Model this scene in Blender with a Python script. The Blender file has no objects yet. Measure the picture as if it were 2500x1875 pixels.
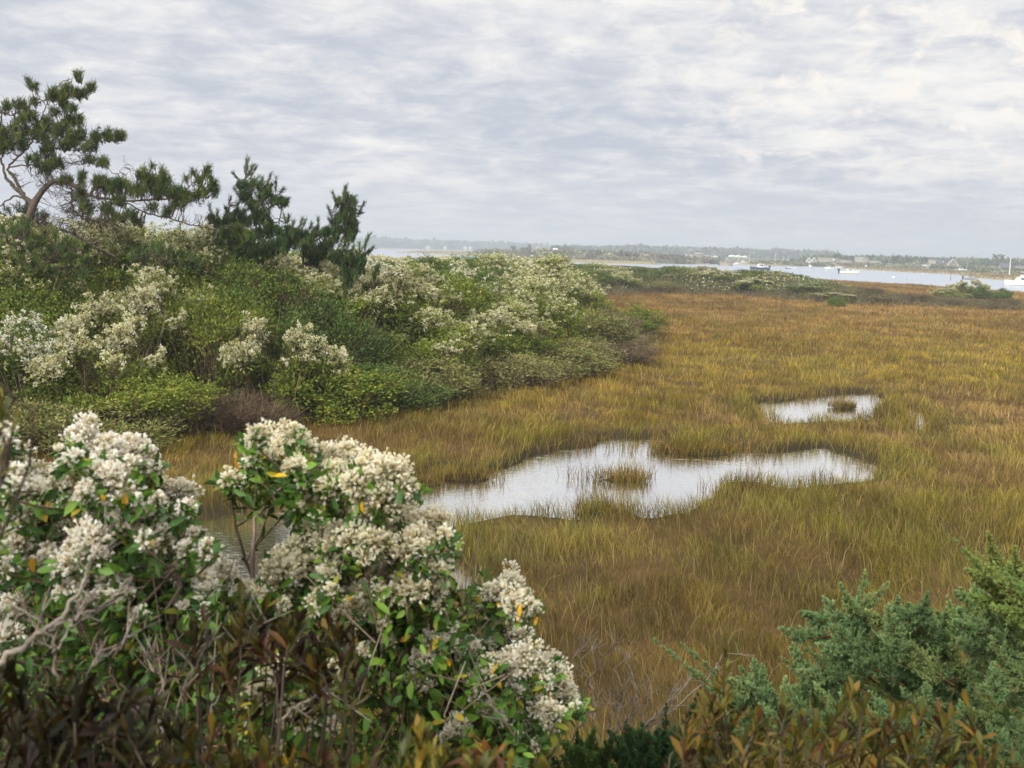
import bpy, math
import numpy as np
from mathutils import Matrix, Vector

# ------------------------------------------------------------------ camera
SC = bpy.context.scene
CAMZ, FPX = 3.6, 2430.0                      # eye height above the marsh, focal length for a 2500 px wide frame
ROLL = math.atan(0.027)
PITCH = math.atan(328.0 / FPX)
cp, sp = math.cos(PITCH), math.sin(PITCH)
Fv = np.array([0, cp, -sp]); U0 = np.array([0, sp, cp]); R0 = np.array([1.0, 0, 0])
Rv = R0 * math.cos(ROLL) + U0 * math.sin(ROLL)
Uv = U0 * math.cos(ROLL) - R0 * math.sin(ROLL)
CAM = np.array([0, 0, CAMZ])
cd = bpy.data.cameras.new("camera"); cam = bpy.data.objects.new("camera", cd)
SC.collection.objects.link(cam); SC.camera = cam
cam.matrix_world = Matrix(((Rv[0], Uv[0], -Fv[0], 0), (Rv[1], Uv[1], -Fv[1], 0), (Rv[2], Uv[2], -Fv[2], CAMZ), (0, 0, 0, 1)))
cd.sensor_width = 36; cd.lens = 36 * FPX / 2500; cd.clip_start = 0.05; cd.clip_end = 20000
cd.dof.use_dof = True; cd.dof.focus_distance = 11.0; cd.dof.aperture_fstop = 6.3

# ------------------------------------------------------------------ light and sky
SUN_EL, SUN_AZ = math.radians(33), math.radians(215)      # behind the camera, a little to the left
def srgb(r, g, b):
    return tuple(((c / 255) / 12.92 if c <= 10 else ((c / 255 + .055) / 1.055) ** 2.4) for c in (r, g, b))
W = bpy.data.worlds.new("World"); SC.world = W; W.use_nodes = True
nt = W.node_tree; N, LK = nt.nodes, nt.links
N.clear()
def nd(t, **kw):
    n = N.new(t)
    for k, v in kw.items(): setattr(n, k, v)
    return n
def mth(op, a, b=None, clamp=False):
    n = nd('ShaderNodeMath', operation=op, use_clamp=clamp)
    for i, v in enumerate((a, b)):
        if v is None: continue
        if isinstance(v, (int, float)): n.inputs[i].default_value = v
        else: LK.new(v, n.inputs[i])
    return n.outputs[0]
def sstep(v, lo, hi, a=0.0, b=1.0):
    n = nd('ShaderNodeMapRange', interpolation_type='SMOOTHSTEP')
    LK.new(v, n.inputs[0])
    for i, q in enumerate((lo, hi, a, b)): n.inputs[i + 1].default_value = q
    return n.outputs[0]
def mixc(f, a, b, bt='MIX'):
    n = nd('ShaderNodeMix', data_type='RGBA', blend_type=bt)
    for s, v in ((n.inputs[0], f), (n.inputs[6], a), (n.inputs[7], b)):
        if isinstance(v, (int, float)): s.default_value = v
        elif isinstance(v, tuple): s.default_value = (*v, 1)
        else: LK.new(v, s)
    return n.outputs[2]
def noise(vec, scale, detail=5, rough=.55, dist=0.0):
    n = nd('ShaderNodeTexNoise'); LK.new(vec, n.inputs['Vector'])
    n.inputs['Scale'].default_value = scale; n.inputs['Detail'].default_value = detail
    n.inputs['Roughness'].default_value = rough; n.inputs['Distortion'].default_value = dist
    return n.outputs[0]
tc = nd('ShaderNodeTexCoord'); sep = nd('ShaderNodeSeparateXYZ'); LK.new(tc.outputs['Generated'], sep.inputs[0])
dx, dy, dz = sep.outputs
zz = mth('ADD', mth('MAXIMUM', dz, 0.0), 0.15)
comb = nd('ShaderNodeCombineXYZ')
LK.new(mth('DIVIDE', dx, zz), comb.inputs[0]); LK.new(mth('DIVIDE', dy, zz), comb.inputs[1]); comb.inputs[2].default_value = 4.2
pv = comb.outputs[0]
stre = nd('ShaderNodeMapping'); LK.new(pv, stre.inputs[0]); stre.inputs['Scale'].default_value = (.9, 1.0, 1); stre.inputs['Rotation'].default_value = (0, 0, -.16)
n_big = noise(pv, .7, 2, .5, .3)
n_mid = noise(stre.outputs[0], 4.6, 7, .6, .35)
cp3 = nd('ShaderNodeCombineXYZ'); LK.new(dx, cp3.inputs[0]); LK.new(mth('MULTIPLY', dz, 2.6), cp3.inputs[1]); cp3.inputs[2].default_value = 8.3
n_rip = noise(cp3.outputs[0], 17, 6, .6, .6)
cp2 = nd('ShaderNodeCombineXYZ'); LK.new(dx, cp2.inputs[0]); LK.new(mth('MULTIPLY', dz, 1.5), cp2.inputs[1]); cp2.inputs[2].default_value = 1.7
n_puf = noise(cp2.outputs[0], 25, 7, .6, .5)
az = mth('DIVIDE', dx, mth('MAXIMUM', dy, .05))
glow = mth('MULTIPLY', mth('MULTIPLY', sstep(az, .05, .45), sstep(dz, .06, .2)), .10)
v = mth('ADD', mth('ADD', mth('ADD', mth('MULTIPLY', n_big, .45), mth('MULTIPLY', n_mid, .58)), mth('MULTIPLY', n_rip, .36)), glow)
t = sstep(v, .54, .92)
cloud = mixc(t, srgb(197, 203, 216), srgb(251, 249, 246))
# loose lit puffs over the harbour side
az = mth('DIVIDE', dx, mth('MAXIMUM', dy, .05))
pm = mth('MULTIPLY', sstep(az, .06, .30), sstep(dz, .05, .10))
pm = mth('MULTIPLY', pm, sstep(n_puf, .46, .66))
n_fin = noise(cp3.outputs[0], 44, 5, .6, .3)
pm2 = mth('MULTIPLY', sstep(n_fin, .56, .68), sstep(dz, .04, .12))
cloud = mixc(mth('MULTIPLY', pm2, .15), cloud, srgb(252, 249, 246))
cloud = mixc(mth('MULTIPLY', pm, .95), cloud, srgb(255, 250, 243))
# even pale layer low over the horizon
hz_f = sstep(dz, .0, .12, 1, 0)
cloud = mixc(mth('MULTIPLY', hz_f, .8), cloud, srgb(219, 222, 229))
sky = nd('ShaderNodeTexSky', sky_type='NISHITA', sun_disc=False, sun_elevation=SUN_EL, sun_rotation=SUN_AZ)
skyc = mixc(1.0, sky.outputs[0], (.085, .085, .085), 'MULTIPLY')
cover = mth('SUBTRACT', 1.0, mth('MULTIPLY', sstep(v, .50, .42), .55))
allc = mixc(cover, skyc, cloud)
cloud2 = mixc(sstep(dz, .3, .6), allc, srgb(222, 218, 210)); allc = cloud2
zb = sstep(dz, .24, .85, 1.0, 1.9)               # an overcast sky is brightest overhead
dp = nd('ShaderNodeVectorMath', operation='DOT_PRODUCT'); LK.new(tc.outputs['Generated'], dp.inputs[0]); dp.inputs[1].default_value = (math.sin(SUN_AZ) * math.cos(SUN_EL), math.cos(SUN_AZ) * math.cos(SUN_EL), math.sin(SUN_EL))
bgs = mth('MULTIPLY', zb, sstep(dp.outputs['Value'], .1, 1.0, 1.0, 2.1))     # and round the veiled sun
bg = nd('ShaderNodeBackground'); LK.new(allc, bg.inputs[0]); LK.new(bgs, bg.inputs[1])
wo = nd('ShaderNodeOutputWorld'); LK.new(bg.outputs[0], wo.inputs[0])

sl = bpy.data.lights.new("sun", 'SUN'); sl.energy = 2.7; sl.angle = math.radians(8); sl.color = (1, .96, .88)
so = bpy.data.objects.new("sun", sl); SC.collection.objects.link(so)
sd = Vector((math.sin(SUN_AZ) * math.cos(SUN_EL), math.cos(SUN_AZ) * math.cos(SUN_EL), math.sin(SUN_EL)))
so.rotation_euler = sd.to_track_quat('Z', 'Y').to_euler()
SC.view_settings.view_transform = 'Standard'; SC.view_settings.look = 'None'; SC.view_settings.exposure = 0; SC.view_settings.gamma = 1
SC.cycles.max_bounces = 6; SC.cycles.transparent_max_bounces = 4; SC.cycles.volume_bounces = 0
SC.cycles.diffuse_bounces = 4; SC.cycles.glossy_bounces = 2; SC.cycles.transmission_bounces = 3
SC.cycles.use_denoising = True; SC.cycles.caustics_reflective = False; SC.cycles.caustics_refractive = False

# ------------------------------------------------------------------ projection helpers
def P3(X, Y, d):
    "point on the line of sight of photo pixel X, Y at depth d metres"
    X = np.asarray(X, float); Y = np.asarray(Y, float); d = np.asarray(d, float)
    return CAM + (Fv + ((X - 1250) / FPX)[..., None] * Rv - ((Y - 937.5) / FPX)[..., None] * Uv) * d[..., None]
def GP(X, Y, z=0.0):
    "where that line of sight meets height z"
    X = np.asarray(X, float); Y = np.asarray(Y, float)
    v = Fv + ((X - 1250) / FPX)[..., None] * Rv - ((Y - 937.5) / FPX)[..., None] * Uv
    t = (z - CAMZ) / v[..., 2]
    return (CAM + v * t[..., None])[..., :2]
def proj(P):
    q = np.asarray(P) - CAM; d = q @ Fv
    return 1250 + FPX * (q @ Rv) / d, 937.5 - FPX * (q @ Uv) / d, d
S = 2500 / 2212.0
def poly(lst, z=0.0, s=1.0):
    a = np.array(lst, float) * s
    return GP(a[:, 0], a[:, 1], z)

# ------------------------------------------------------------------ numeric helpers
rng = np.random.default_rng(7)
def unit(v): return v / np.maximum(np.linalg.norm(v, axis=-1, keepdims=True), 1e-9)
def _h(i, j, s):
    n = (i.astype(np.int64) * 374761393 + j.astype(np.int64) * 668265263 + s * 1442695041) & 0xffffffff
    n = ((n ^ (n >> 13)) * 1274126177) & 0xffffffff
    return ((n ^ (n >> 16)) & 0xffff) / 65535.0
def vn(x, y, s=0, octv=3):
    r = 0; a = 1; t = 0
    for o in range(octv):
        fx, fy = np.floor(x), np.floor(y); u, v = x - fx, y - fy
        u = u * u * (3 - 2 * u); v = v * v * (3 - 2 * v)
        r = r + a * ((_h(fx, fy, s) * (1 - u) + _h(fx + 1, fy, s) * u) * (1 - v) + (_h(fx, fy + 1, s) * (1 - u) + _h(fx + 1, fy + 1, s) * u) * v)
        t += a; a *= .5; x = x * 2.03 + 11.3; y = y * 2.03 + 5.7; s += 17
    return r / t
def sm(x, a, b):
    t = np.clip((x - a) / (b - a), 0, 1); return t * t * (3 - 2 * t)
def sdf(P, pg):
    "signed distance to a polygon, positive inside"
    x, y = P[:, 0], P[:, 1]; best = np.full(len(P), 1e18); ins = np.zeros(len(P), bool)
    A = pg; B = np.roll(pg, -1, 0)
    for (ax, ay), (bx, by) in zip(A, B):
        ex, ey = bx - ax, by - ay
        t = np.clip(((x - ax) * ex + (y - ay) * ey) / (ex * ex + ey * ey + 1e-12), 0, 1)
        best = np.minimum(best, (x - ax - t * ex) ** 2 + (y - ay - t * ey) ** 2)
        if ay != by: ins ^= ((ay > y) != (by > y)) & (x < (bx - ax) * (y - ay) / (by - ay) + ax)
    d = np.sqrt(best)
    return np.where(ins, d, -d)

# ------------------------------------------------------------------ mesh helpers
class Geo:
    def __init__(s): s.V, s.C, s.F, s.n = [], [], [], 0
    def add(s, V, F, C):
        V = np.asarray(V, np.float32).reshape(-1, 3); F = np.asarray(F, np.int64)
        C = np.asarray(C, np.float32)
        if C.ndim == 1: C = np.broadcast_to(C, (len(V), 3))
        s.V.append(V); s.C.append(C); s.F.append(F + s.n); s.n += len(V)
    def build(s, name, mat, parent=None, origin=None, smooth=False):
        if not s.V: return None
        V = np.concatenate(s.V).astype(np.float32); C = np.concatenate(s.C)
        if origin is not None: V = V - np.asarray(origin, np.float32)
        me = bpy.data.meshes.new(name)
        me.vertices.add(len(V)); me.vertices.foreach_set('co', V.ravel())
        idx = np.concatenate([f.ravel() for f in s.F]).astype(np.int32)
        tot = np.concatenate([np.full(len(f), f.shape[1]) for f in s.F]).astype(np.int32)
        st = np.concatenate([[0], np.cumsum(tot)[:-1]]).astype(np.int32)
        me.loops.add(len(idx)); me.loops.foreach_set('vertex_index', idx)
        me.polygons.add(len(tot)); me.polygons.foreach_set('loop_start', st); me.polygons.foreach_set('loop_total', tot)
        if smooth: me.polygons.foreach_set('use_smooth', np.ones(len(tot), bool))
        a = me.color_attributes.new('Col', 'FLOAT_COLOR', 'POINT')
        a.data.foreach_set('color', np.concatenate([C, np.ones((len(C), 1), np.float32)], 1).astype(np.float32).ravel())
        me.update(calc_edges=True); me.materials.append(mat)
        o = bpy.data.objects.new(name, me); SC.collection.objects.link(o)
        if parent: o.parent = parent
        return o
def frame(D, U):
    D = unit(D); Sx = np.cross(D, U); bad = np.linalg.norm(Sx, axis=-1) < 1e-4
    if bad.any(): Sx[bad] = np.cross(D[bad], np.array([.31, .87, .2]))
    Sx = unit(Sx); return D, Sx, np.cross(Sx, D)
def diamonds(g, P, D, U, L, Wd, C, fold=.15, mid=.45):
    n = len(P); D, Sx, Nn = frame(D, U); L = np.broadcast_to(L, (n,))[:, None]; Wd = np.broadcast_to(Wd, (n,))[:, None]
    m = P + D * L * mid + Nn * Wd * fold
    V = np.stack([P, m + Sx * Wd / 2, m - Sx * Wd / 2, P + D * L], 1)
    b = np.arange(n)[:, None] * 4
    F = np.concatenate([b + np.array([0, 1, 3]), b + np.array([0, 3, 2])])
    g.add(V, F, np.repeat(np.broadcast_to(C, (n, 3)), 4, 0))
def fullleaves(g, P, D, U, L, Wd, C, st=(.28, .66), ws=(.8, 1.0), bend=.18, fold=.16, tipc=None):
    n = len(P); D, Sx, Nn = frame(D, U); L = np.broadcast_to(L, (n,))[:, None]; Wd = np.broadcast_to(Wd, (n,))[:, None]
    bend = np.broadcast_to(bend, (n,))[:, None]
    def at(t): return P + D * L * t - Nn * bend * L * t * t
    m1, m2 = at(st[0]), at(st[1]); tip = at(1.0)
    V = np.stack([P, m1 + Sx * Wd * ws[0] / 2 + Nn * Wd * fold, m1, m1 - Sx * Wd * ws[0] / 2 + Nn * Wd * fold,
                  m2 + Sx * Wd * ws[1] / 2 + Nn * Wd * fold, m2, m2 - Sx * Wd * ws[1] / 2 + Nn * Wd * fold, tip], 1)
    b = np.arange(n)[:, None] * 8
    T = [(0, 1, 2), (0, 2, 3), (1, 4, 5), (1, 5, 2), (2, 5, 6), (2, 6, 3), (4, 7, 5), (5, 7, 6)]
    F = np.concatenate([b + np.array(q) for q in T])
    C = np.broadcast_to(C, (n, 3))
    if tipc is None: CC = np.repeat(C, 8, 0)
    else:
        CC = np.repeat(C[:, None], 8, 1).copy(); CC[:, 7] = tipc; CC[:, 4:7] = C[:, None] * .6 + np.asarray(tipc)[:, None] * .4
        CC = CC.reshape(-1, 3)
    g.add(V, F, CC)
def cones(g, A, B, r0, r1, C, k=3, C1=None):
    n = len(A); D, Sx, Nn = frame(B - A, np.broadcast_to(np.array([.13, .21, .97]), A.shape).copy())
    a = np.arange(k) * 2 * np.pi / k
    ring = Sx[:, None] * np.cos(a)[None, :, None] + Nn[:, None] * np.sin(a)[None, :, None]
    r0 = np.broadcast_to(r0, (n,))[:, None, None]; r1 = np.broadcast_to(r1, (n,))[:, None, None]
    V = np.concatenate([A[:, None] + ring * r0, B[:, None] + ring * r1], 1)
    b = np.arange(n)[:, None] * 2 * k; F = []
    for i in range(k):
        j = (i + 1) % k
        F += [b + np.array([i, j, k + j]), b + np.array([i, k + j, k + i])]
    C = np.broadcast_to(C, (n, 3)); C1 = C if C1 is None else np.broadcast_to(C1, (n, 3))
    CC = np.concatenate([np.repeat(C[:, None], k, 1), np.repeat(C1[:, None], k, 1)], 1).reshape(-1, 3)
    g.add(V, np.concatenate(F), CC)
def tube(g, pts, rad, C, k=7, rough=0.0):
    pts = np.asarray(pts, float); rad = np.broadcast_to(rad, (len(pts),)); n = len(pts)
    T = unit(np.gradient(pts, axis=0)); u = np.cross(T[0], [.2, .3, .93]); u /= np.linalg.norm(u); V = []
    a = np.arange(k) * 2 * np.pi / k
    for i in range(n):
        u = u - T[i] * (u @ T[i]); u /= np.linalg.norm(u); w = np.cross(T[i], u)
        rr = rad[i] * (1 + rough * rng.uniform(-1, 1, k))
        V.append(pts[i] + (np.cos(a) * rr)[:, None] * u + (np.sin(a) * rr)[:, None] * w)
    V = np.concatenate(V); F = []
    for i in range(n - 1):
        for j in range(k):
            m = (j + 1) % k; F.append((i * k + j, i * k + m, (i + 1) * k + m, (i + 1) * k + j))
    g.add(V, np.array(F), C)
    g.add(V[-k:], np.array([[0, i, i + 1] for i in range(1, k - 1)]), C); g.add(V[:k], np.array([[0, i + 1, i] for i in range(1, k - 1)]), C)
def curve(pts, n):
    "Catmull-Rom through points (any width of column)"
    p = np.asarray(pts, float); p = np.vstack([2 * p[0] - p[1], p, 2 * p[-1] - p[-2]]); m = len(p) - 3; out = []
    for q in np.linspace(0, m - 1e-6, n):
        i = int(q); t = q - i; a, b, c, d = p[i:i + 4]
        out.append(.5 * (2 * b + (c - a) * t + (2 * a - 5 * b + 4 * c - d) * t * t + (3 * b - a - 3 * c + d) * t ** 3))
    return np.array(out)
def rdir(n, up=0.0):
    v = rng.normal(size=(n, 3)); v = unit(v); v[:, 2] += up; return unit(v)
def pick(cols, n, w=None, jit=.18):
    c = np.array(cols)[rng.choice(len(cols), n, p=w)]
    return c * (1 + rng.uniform(-jit, jit, (n, 1))) * (1 + rng.uniform(-jit / 3, jit / 3, (n, 3)))
def box(g, x0, x1, y0, y1, z0, z1, C):
    V = [(x, y, z) for z in (z0, z1) for y in (y0, y1) for x in (x0, x1)]
    g.add(V, np.array([(0, 2, 3, 1), (4, 5, 7, 6), (0, 1, 5, 4), (2, 6, 7, 3), (0, 4, 6, 2), (1, 3, 7, 5)]), C)

# ------------------------------------------------------------------ names, labels
def tag(o, label=None, cat=None, group=None, kind=None):
    for k, v_ in (('label', label), ('category', cat), ('group', group), ('kind', kind)):
        if v_: o[k] = v_
    return o
def empty(name, loc, label, cat, group=None, rz=0.0):
    o = bpy.data.objects.new(name, None); SC.collection.objects.link(o); o.empty_display_size = .1
    o.location = tuple(float(q) for q in loc); o.rotation_euler = (0, 0, rz)
    return tag(o, label, cat, group)
def dup(root, loc, rz=0.0, scale=None, label=None, group=None):
    r = root.copy(); SC.collection.objects.link(r); r.location = tuple(float(q) for q in loc); r.rotation_euler = (0, 0, rz)
    if scale is not None: r.scale = scale if hasattr(scale, '__len__') else (scale,) * 3
    if label: r['label'] = label
    if group: r['group'] = group
    for ch in root.children:
        c = ch.copy(); SC.collection.objects.link(c); c.parent = r
        for g_ in ch.children:
            q = g_.copy(); SC.collection.objects.link(q); q.parent = c
    return r

# ------------------------------------------------------------------ materials
def material(name):
    m = bpy.data.materials.new(name); m.use_nodes = True; t = m.node_tree; t.nodes.clear(); return m, t
def leafmat(name, rough=.55, transl=.25, spec=.35, var=.12, gain=1.0):
    m, t = material(name); n, l = t.nodes, t.links
    at = n.new('ShaderNodeVertexColor'); at.layer_name = 'Col'
    oi = n.new('ShaderNodeObjectInfo'); mr = n.new('ShaderNodeMapRange'); l.new(oi.outputs['Random'], mr.inputs[0])
    mr.inputs[3].default_value = gain * (1 - var); mr.inputs[4].default_value = gain * (1 + var)
    hs = n.new('ShaderNodeHueSaturation'); l.new(at.outputs[0], hs.inputs['Color']); l.new(mr.outputs[0], hs.inputs['Value'])
    p = n.new('ShaderNodeBsdfPrincipled'); l.new(hs.outputs[0], p.inputs['Base Color'])
    p.inputs['Roughness'].default_value = rough; p.inputs['Specular IOR Level'].default_value = spec
    tr = n.new('ShaderNodeBsdfTranslucent'); l.new(hs.outputs[0], tr.inputs[0])
    mx = n.new('ShaderNodeMixShader'); mx.inputs[0].default_value = transl; l.new(p.outputs[0], mx.inputs[1]); l.new(tr.outputs[0], mx.inputs[2])
    o = n.new('ShaderNodeOutputMaterial'); l.new(mx.outputs[0], o.inputs[0]); return m
def solid(name, rough=.6, spec=.4, nscale=8.0, namt=.25, bump=0.0, metal=0.0, wave=None):
    "vertex colour broken up by noise; optional board or shingle courses"
    m, t = material(name); n, l = t.nodes, t.links
    at = n.new('ShaderNodeVertexColor'); at.layer_name = 'Col'; tcx = n.new('ShaderNodeTexCoord')
    nz = n.new('ShaderNodeTexNoise'); l.new(tcx.outputs['Object'], nz.inputs['Vector']); nz.inputs['Scale'].default_value = nscale; nz.inputs['Detail'].default_value = 6
    mr = n.new('ShaderNodeMapRange'); l.new(nz.outputs[0], mr.inputs[0]); mr.inputs[1].default_value = .25; mr.inputs[2].default_value = .75
    mr.inputs[3].default_value = 1 - namt; mr.inputs[4].default_value = 1 + namt
    hs = n.new('ShaderNodeHueSaturation'); l.new(at.outputs[0], hs.inputs['Color']); l.new(mr.outputs[0], hs.inputs['Value'])
    p = n.new('ShaderNodeBsdfPrincipled'); l.new(hs.outputs[0], p.inputs['Base Color'])
    p.inputs['Roughness'].default_value = rough; p.inputs['Specular IOR Level'].default_value = spec; p.inputs['Metallic'].default_value = metal
    if bump:
        b = n.new('ShaderNodeBump'); b.inputs['Strength'].default_value = bump; b.inputs['Distance'].default_value = .03
        l.new(nz.outputs[0], b.inputs['Height']); l.new(b.outputs[0], p.inputs['Normal'])
    o = n.new('ShaderNodeOutputMaterial'); l.new(p.outputs[0], o.inputs[0]); return m
M_grass = leafmat('marsh_grass', .6, .18, .25, 0, .9)
M_leaf = leafmat('shrub_leaf', .6, .2, .2, .16, .82)
M_gloss = leafmat('glossy_leaf', .5, .16, .25, .05, .85)
M_floss = leafmat('seed_fluff', .9, .48, .1, .04)
M_needle = leafmat('needle', .6, .08, .2, .05, .72)
M_scale = leafmat('scale_leaf', .7, .15, .15, .04, .95)
M_far = leafmat('far_foliage', .8, .1, .1, .1)
M_bark = solid('bark', .9, .2, 25, .4, .6)
M_twig = solid('twig', .85, .2, 40, .3)
M_paint = solid('boat_paint', .35, .5, 2, .06)
M_shingle = solid('shingle_wall', .85, .2, 3, .2, .3)
M_trim = solid('painted_trim', .55, .4, 3, .08)
M_roof = solid('shingle_roof', .9, .2, 2.5, .25, .3)
M_pane = solid('window_glass', .12, .6, 2, .1)

# ------------------------------------------------------------------ the lie of the land
WL = -0.4                                                        # harbour water level
TH = poly([(-700, 1150), (-300, 1000), (0, 992), (150, 985), (330, 968), (560, 925), (750, 905), (900, 885), (1050, 862), (1200, 832), (1330, 800), (1405, 770),
           (1422, 742), (1400, 716), (1330, 690), (1255, 662), (1262, 646), (1400, 634), (1600, 640), (1800, 657), (1950, 660), (2100, 668), (2212, 675), (2700, 715),
           (2700, 702), (2212, 665), (2060, 655), (1930, 642), (1820, 625), (1760, 612), (1600, 600), (1400, 585), (1000, 573), (700, 562), (0, 548), (-1500, 520)], 0, S)
LA = poly([(3800, 850), (2500, 709), (2250, 692), (2000, 679), (1850, 670), (1640, 660), (1400, 656), (1250, 649), (1050, 642), (900, 634), (400, 620), (-600, 592)], .25)
LA = np.vstack([LA, [[-400, 60], [-400, -300], [400, -300]]])
LC = poly([(960, 617), (1040, 619), (1180, 628), (1300, 635.5), (1420, 641), (1560, 645), (1620, 647), (1592, 642.2), (1650, 642.2), (1720, 645), (1700, 637), (1500, 628), (1250, 619), (1050, 613.5)], WL)
LB = poly([(1715, 640), (1850, 648.5), (1971, 650), (2020, 652), (2102, 658), (2203, 664.5), (2328, 670), (2390, 680), (2463, 685), (2560, 690), (3400, 735)], WL)
LB = np.vstack([LB, [[900, 250], [1500, 800], [1200, 1500], [-100, 1500], [60, 900]]])
LD = np.vstack([poly([(560, 597.5), (700, 601), (930, 607.5), (1100, 612), (1220, 614.5)], WL), [[60, 1300], [100, 4500], [-2500, 4500], [-2500, 1700]]])
P1 = np.vstack([poly([(430, 1262), (486, 1258), (633, 1237), (820, 1200), (1006, 1158), (1085, 1147), (1150, 1150), (1198, 1153), (1243, 1136), (1300, 1119), (1320, 1104), (1356, 1098), (1400, 1093), (1458, 1085), (1480, 1076), (1503, 1068),
             (1560, 1070), (1627, 1068), (1650, 1084), (1672, 1090), (1740, 1090), (1808, 1096), (1876, 1105), (1935, 1098), (2011, 1090), (2060, 1104), (2090, 1115), (2150, 1131)], -.1),
             poly([(2125, 1143), (2034, 1152), (1921, 1163), (1853, 1146), (1763, 1149), (1735, 1187), (1672, 1217), (1582, 1230), (1530, 1212), (1424, 1209), (1401, 1232), (1243, 1224), (1130, 1240), (1085, 1250),
             (1092, 1300), (1135, 1343), (1172, 1372), (1130, 1392), (1000, 1405), (800, 1440), (600, 1450), (470, 1470), (380, 1440), (380, 1330)], .13)])
P2 = np.vstack([poly([(1835, 986), (1870, 978), (1921, 979), (1989, 966), (2045, 961), (2141, 958), (2150, 968)], -.1), poly([(2130, 1006), (2079, 1011), (2011, 1013), (1966, 1015), (1910, 1017), (1870, 1004)], .12)])
P3p = np.vstack([poly([(2212, 996), (2240, 1002), (2262, 1018)], -.1), poly([(2270, 1032), (2245, 1034), (2222, 1016)], .1)])
ISL = [(*GP(1526, 1156, 0), .42, .17), (*GP(2057, 985, 0), .34, .2), (*GP(1470, 1238, 0), .4, .2), (*GP(1700, 1088, 0), .8, .4), (*GP(1130, 1152, 0), .5, .22), (*GP(1010, 1165, 0), .45, .2)]
def wob(P, k=1.0, a=.25): return a * (vn(P[:, 0] * k, P[:, 1] * k, 5, 3) - .5) * 2
def pond(P):
    s = np.maximum(np.maximum(sdf(P, P1), sdf(P, P2)), sdf(P, P3p)) + wob(P, 1.7, .16)
    for x, y, rx, ry in ISL:
        q = (1 - np.sqrt(((P[:, 0] - x) / rx) ** 2 + ((P[:, 1] - y) / ry) ** 2)) * min(rx, ry) + wob(P, 2.5, .08)
        s = np.minimum(s, -q)
    return s
def Hgt(P, full=False):
    P = np.asarray(P, float); x, y = P[:, 0], P[:, 1]; r = np.hypot(x, y)
    st = sdf(P, TH); sa = sdf(P, LA) + wob(P, .12, 1.4); near = r < 60
    h = .05 * (vn(x * .6, y * .6, 3) - .5) * 2
    hill = 1.0 + .75 * np.exp(-((x + 12) / 9.5) ** 2 - ((y - 28) / 9) ** 2) + .75 * np.exp(-((x + 26) / 16) ** 2 - ((y - 48) / 16) ** 2) + .45 * np.exp(-((x + 5.5) / 5) ** 2 - ((y - 23.5) / 4) ** 2) + .35 * np.exp(-((x - 15) / 12) ** 2 - ((y - 82) / 8) ** 2)
    hill = hill * (1 - .75 * sm(x, 22, 40)) + .5 * (vn(x * .15, y * .15, 9) - .5)
    h = h + hill * sm(st, -.2, 5.6)
    sp_ = np.full(len(P), -9.0)
    if near.any(): sp_[near] = pond(P[near])
    h = np.where(sp_ > -.4, h * (1 - sm(sp_, -.4, 0)) + (-.04 - .30 * sm(sp_, -.16, .22)) * sm(sp_, -.25, -.05), h)
    h = np.maximum(h, (CAMZ - 1.75) * (1 - sm(r, 1.0, 5.2)) - 3 * sm(r, 4.2, 5.4))
    # away from our marsh: harbour bed, far shores
    out = sm(sa, -1.2, .6)
    far = np.full(len(P), -1.5)
    for pg, top, w in ((LC, .25, 6), (LB, .05, 6), (LD, .8, 30)):
        s = sdf(P, pg) + wob(P, .03, 5 if w < 20 else 20) * sm(r, 250, 700)
        far = np.maximum(far, -1.5 + (1.5 + top) * sm(s, -w, w * .7))
    d2 = sdf(P, LC); far = far + 1.1 * sm(d2, 12, 60) * (d2 > 0)
    d3 = sdf(P, LB); far = far + 1.5 * sm(d3, 40, 220) * (d3 > 0)
    h = h * out + far * (1 - out)
    return (h, st, sa, sp_) if full else h
def hz(x, y): return float(Hgt(np.array([[x, y]]))[0])

# polar sheet, fine inside the view and over the ponds, coarse behind and far
ta = np.concatenate([np.linspace(-34, 36, 620), np.linspace(37, 325, 90)]) * math.pi / 180
rr = np.concatenate([[.01], np.geomspace(.6, 8, 34)[:-1], np.geomspace(8, 42, 300)[:-1], np.geomspace(42, 260, 170)[:-1], np.geomspace(260, 6000, 110)])
X = rr[:, None] * np.sin(ta); Y = rr[:, None] * np.cos(ta); PG = np.stack([X.ravel(), Y.ravel()], 1)
h, st_, sa_, sp_ = Hgt(PG, True)
rad_ = np.hypot(PG[:, 0], PG[:, 1])
mud = np.array(srgb(58, 46, 32)); straw = np.array(srgb(98, 76, 46)); soil = np.array(srgb(58, 50, 34)); tan = np.array(srgb(140, 130, 100)); wetm = np.array(srgb(54, 47, 34)); farm = np.array(srgb(150, 112, 66))
nz = vn(PG[:, 0] * 1.3, PG[:, 1] * 1.3, 21, 4)[:, None]
col = mud * (1 - nz) + straw * nz
f = sm(rad_, 40, 110)[:, None]; col = col * (1 - f) + (straw * .6 + farm * .5) * f
f = sm(st_, -.3, 1.0)[:, None]; col = col * (1 - f) + soil * (.7 + .6 * nz) * f
f = sm(sp_, -.45, -.05)[:, None]; col = col * (1 - f) + wetm * f
f = sm(-sa_, 0, 3)[:, None]; fc = tan * (.75 + .4 * nz)
lbs = sdf(PG, LB); g2 = sm(lbs, 14, 30)[:, None]; fc = fc * (1 - g2) + np.array(srgb(92, 96, 66)) * g2
lcs = sdf(PG, LC); g2 = sm(lcs, 30, 45)[:, None]; fc = fc * (1 - g2) + np.array(srgb(100, 104, 74)) * g2
col = col * (1 - f) + fc * f
nt_, nr_ = len(ta), len(rr); ii = np.arange(nr_ - 1)[:, None] * nt_; jj = np.arange(nt_)[None]; j2 = (jj + 1) % nt_
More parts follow.
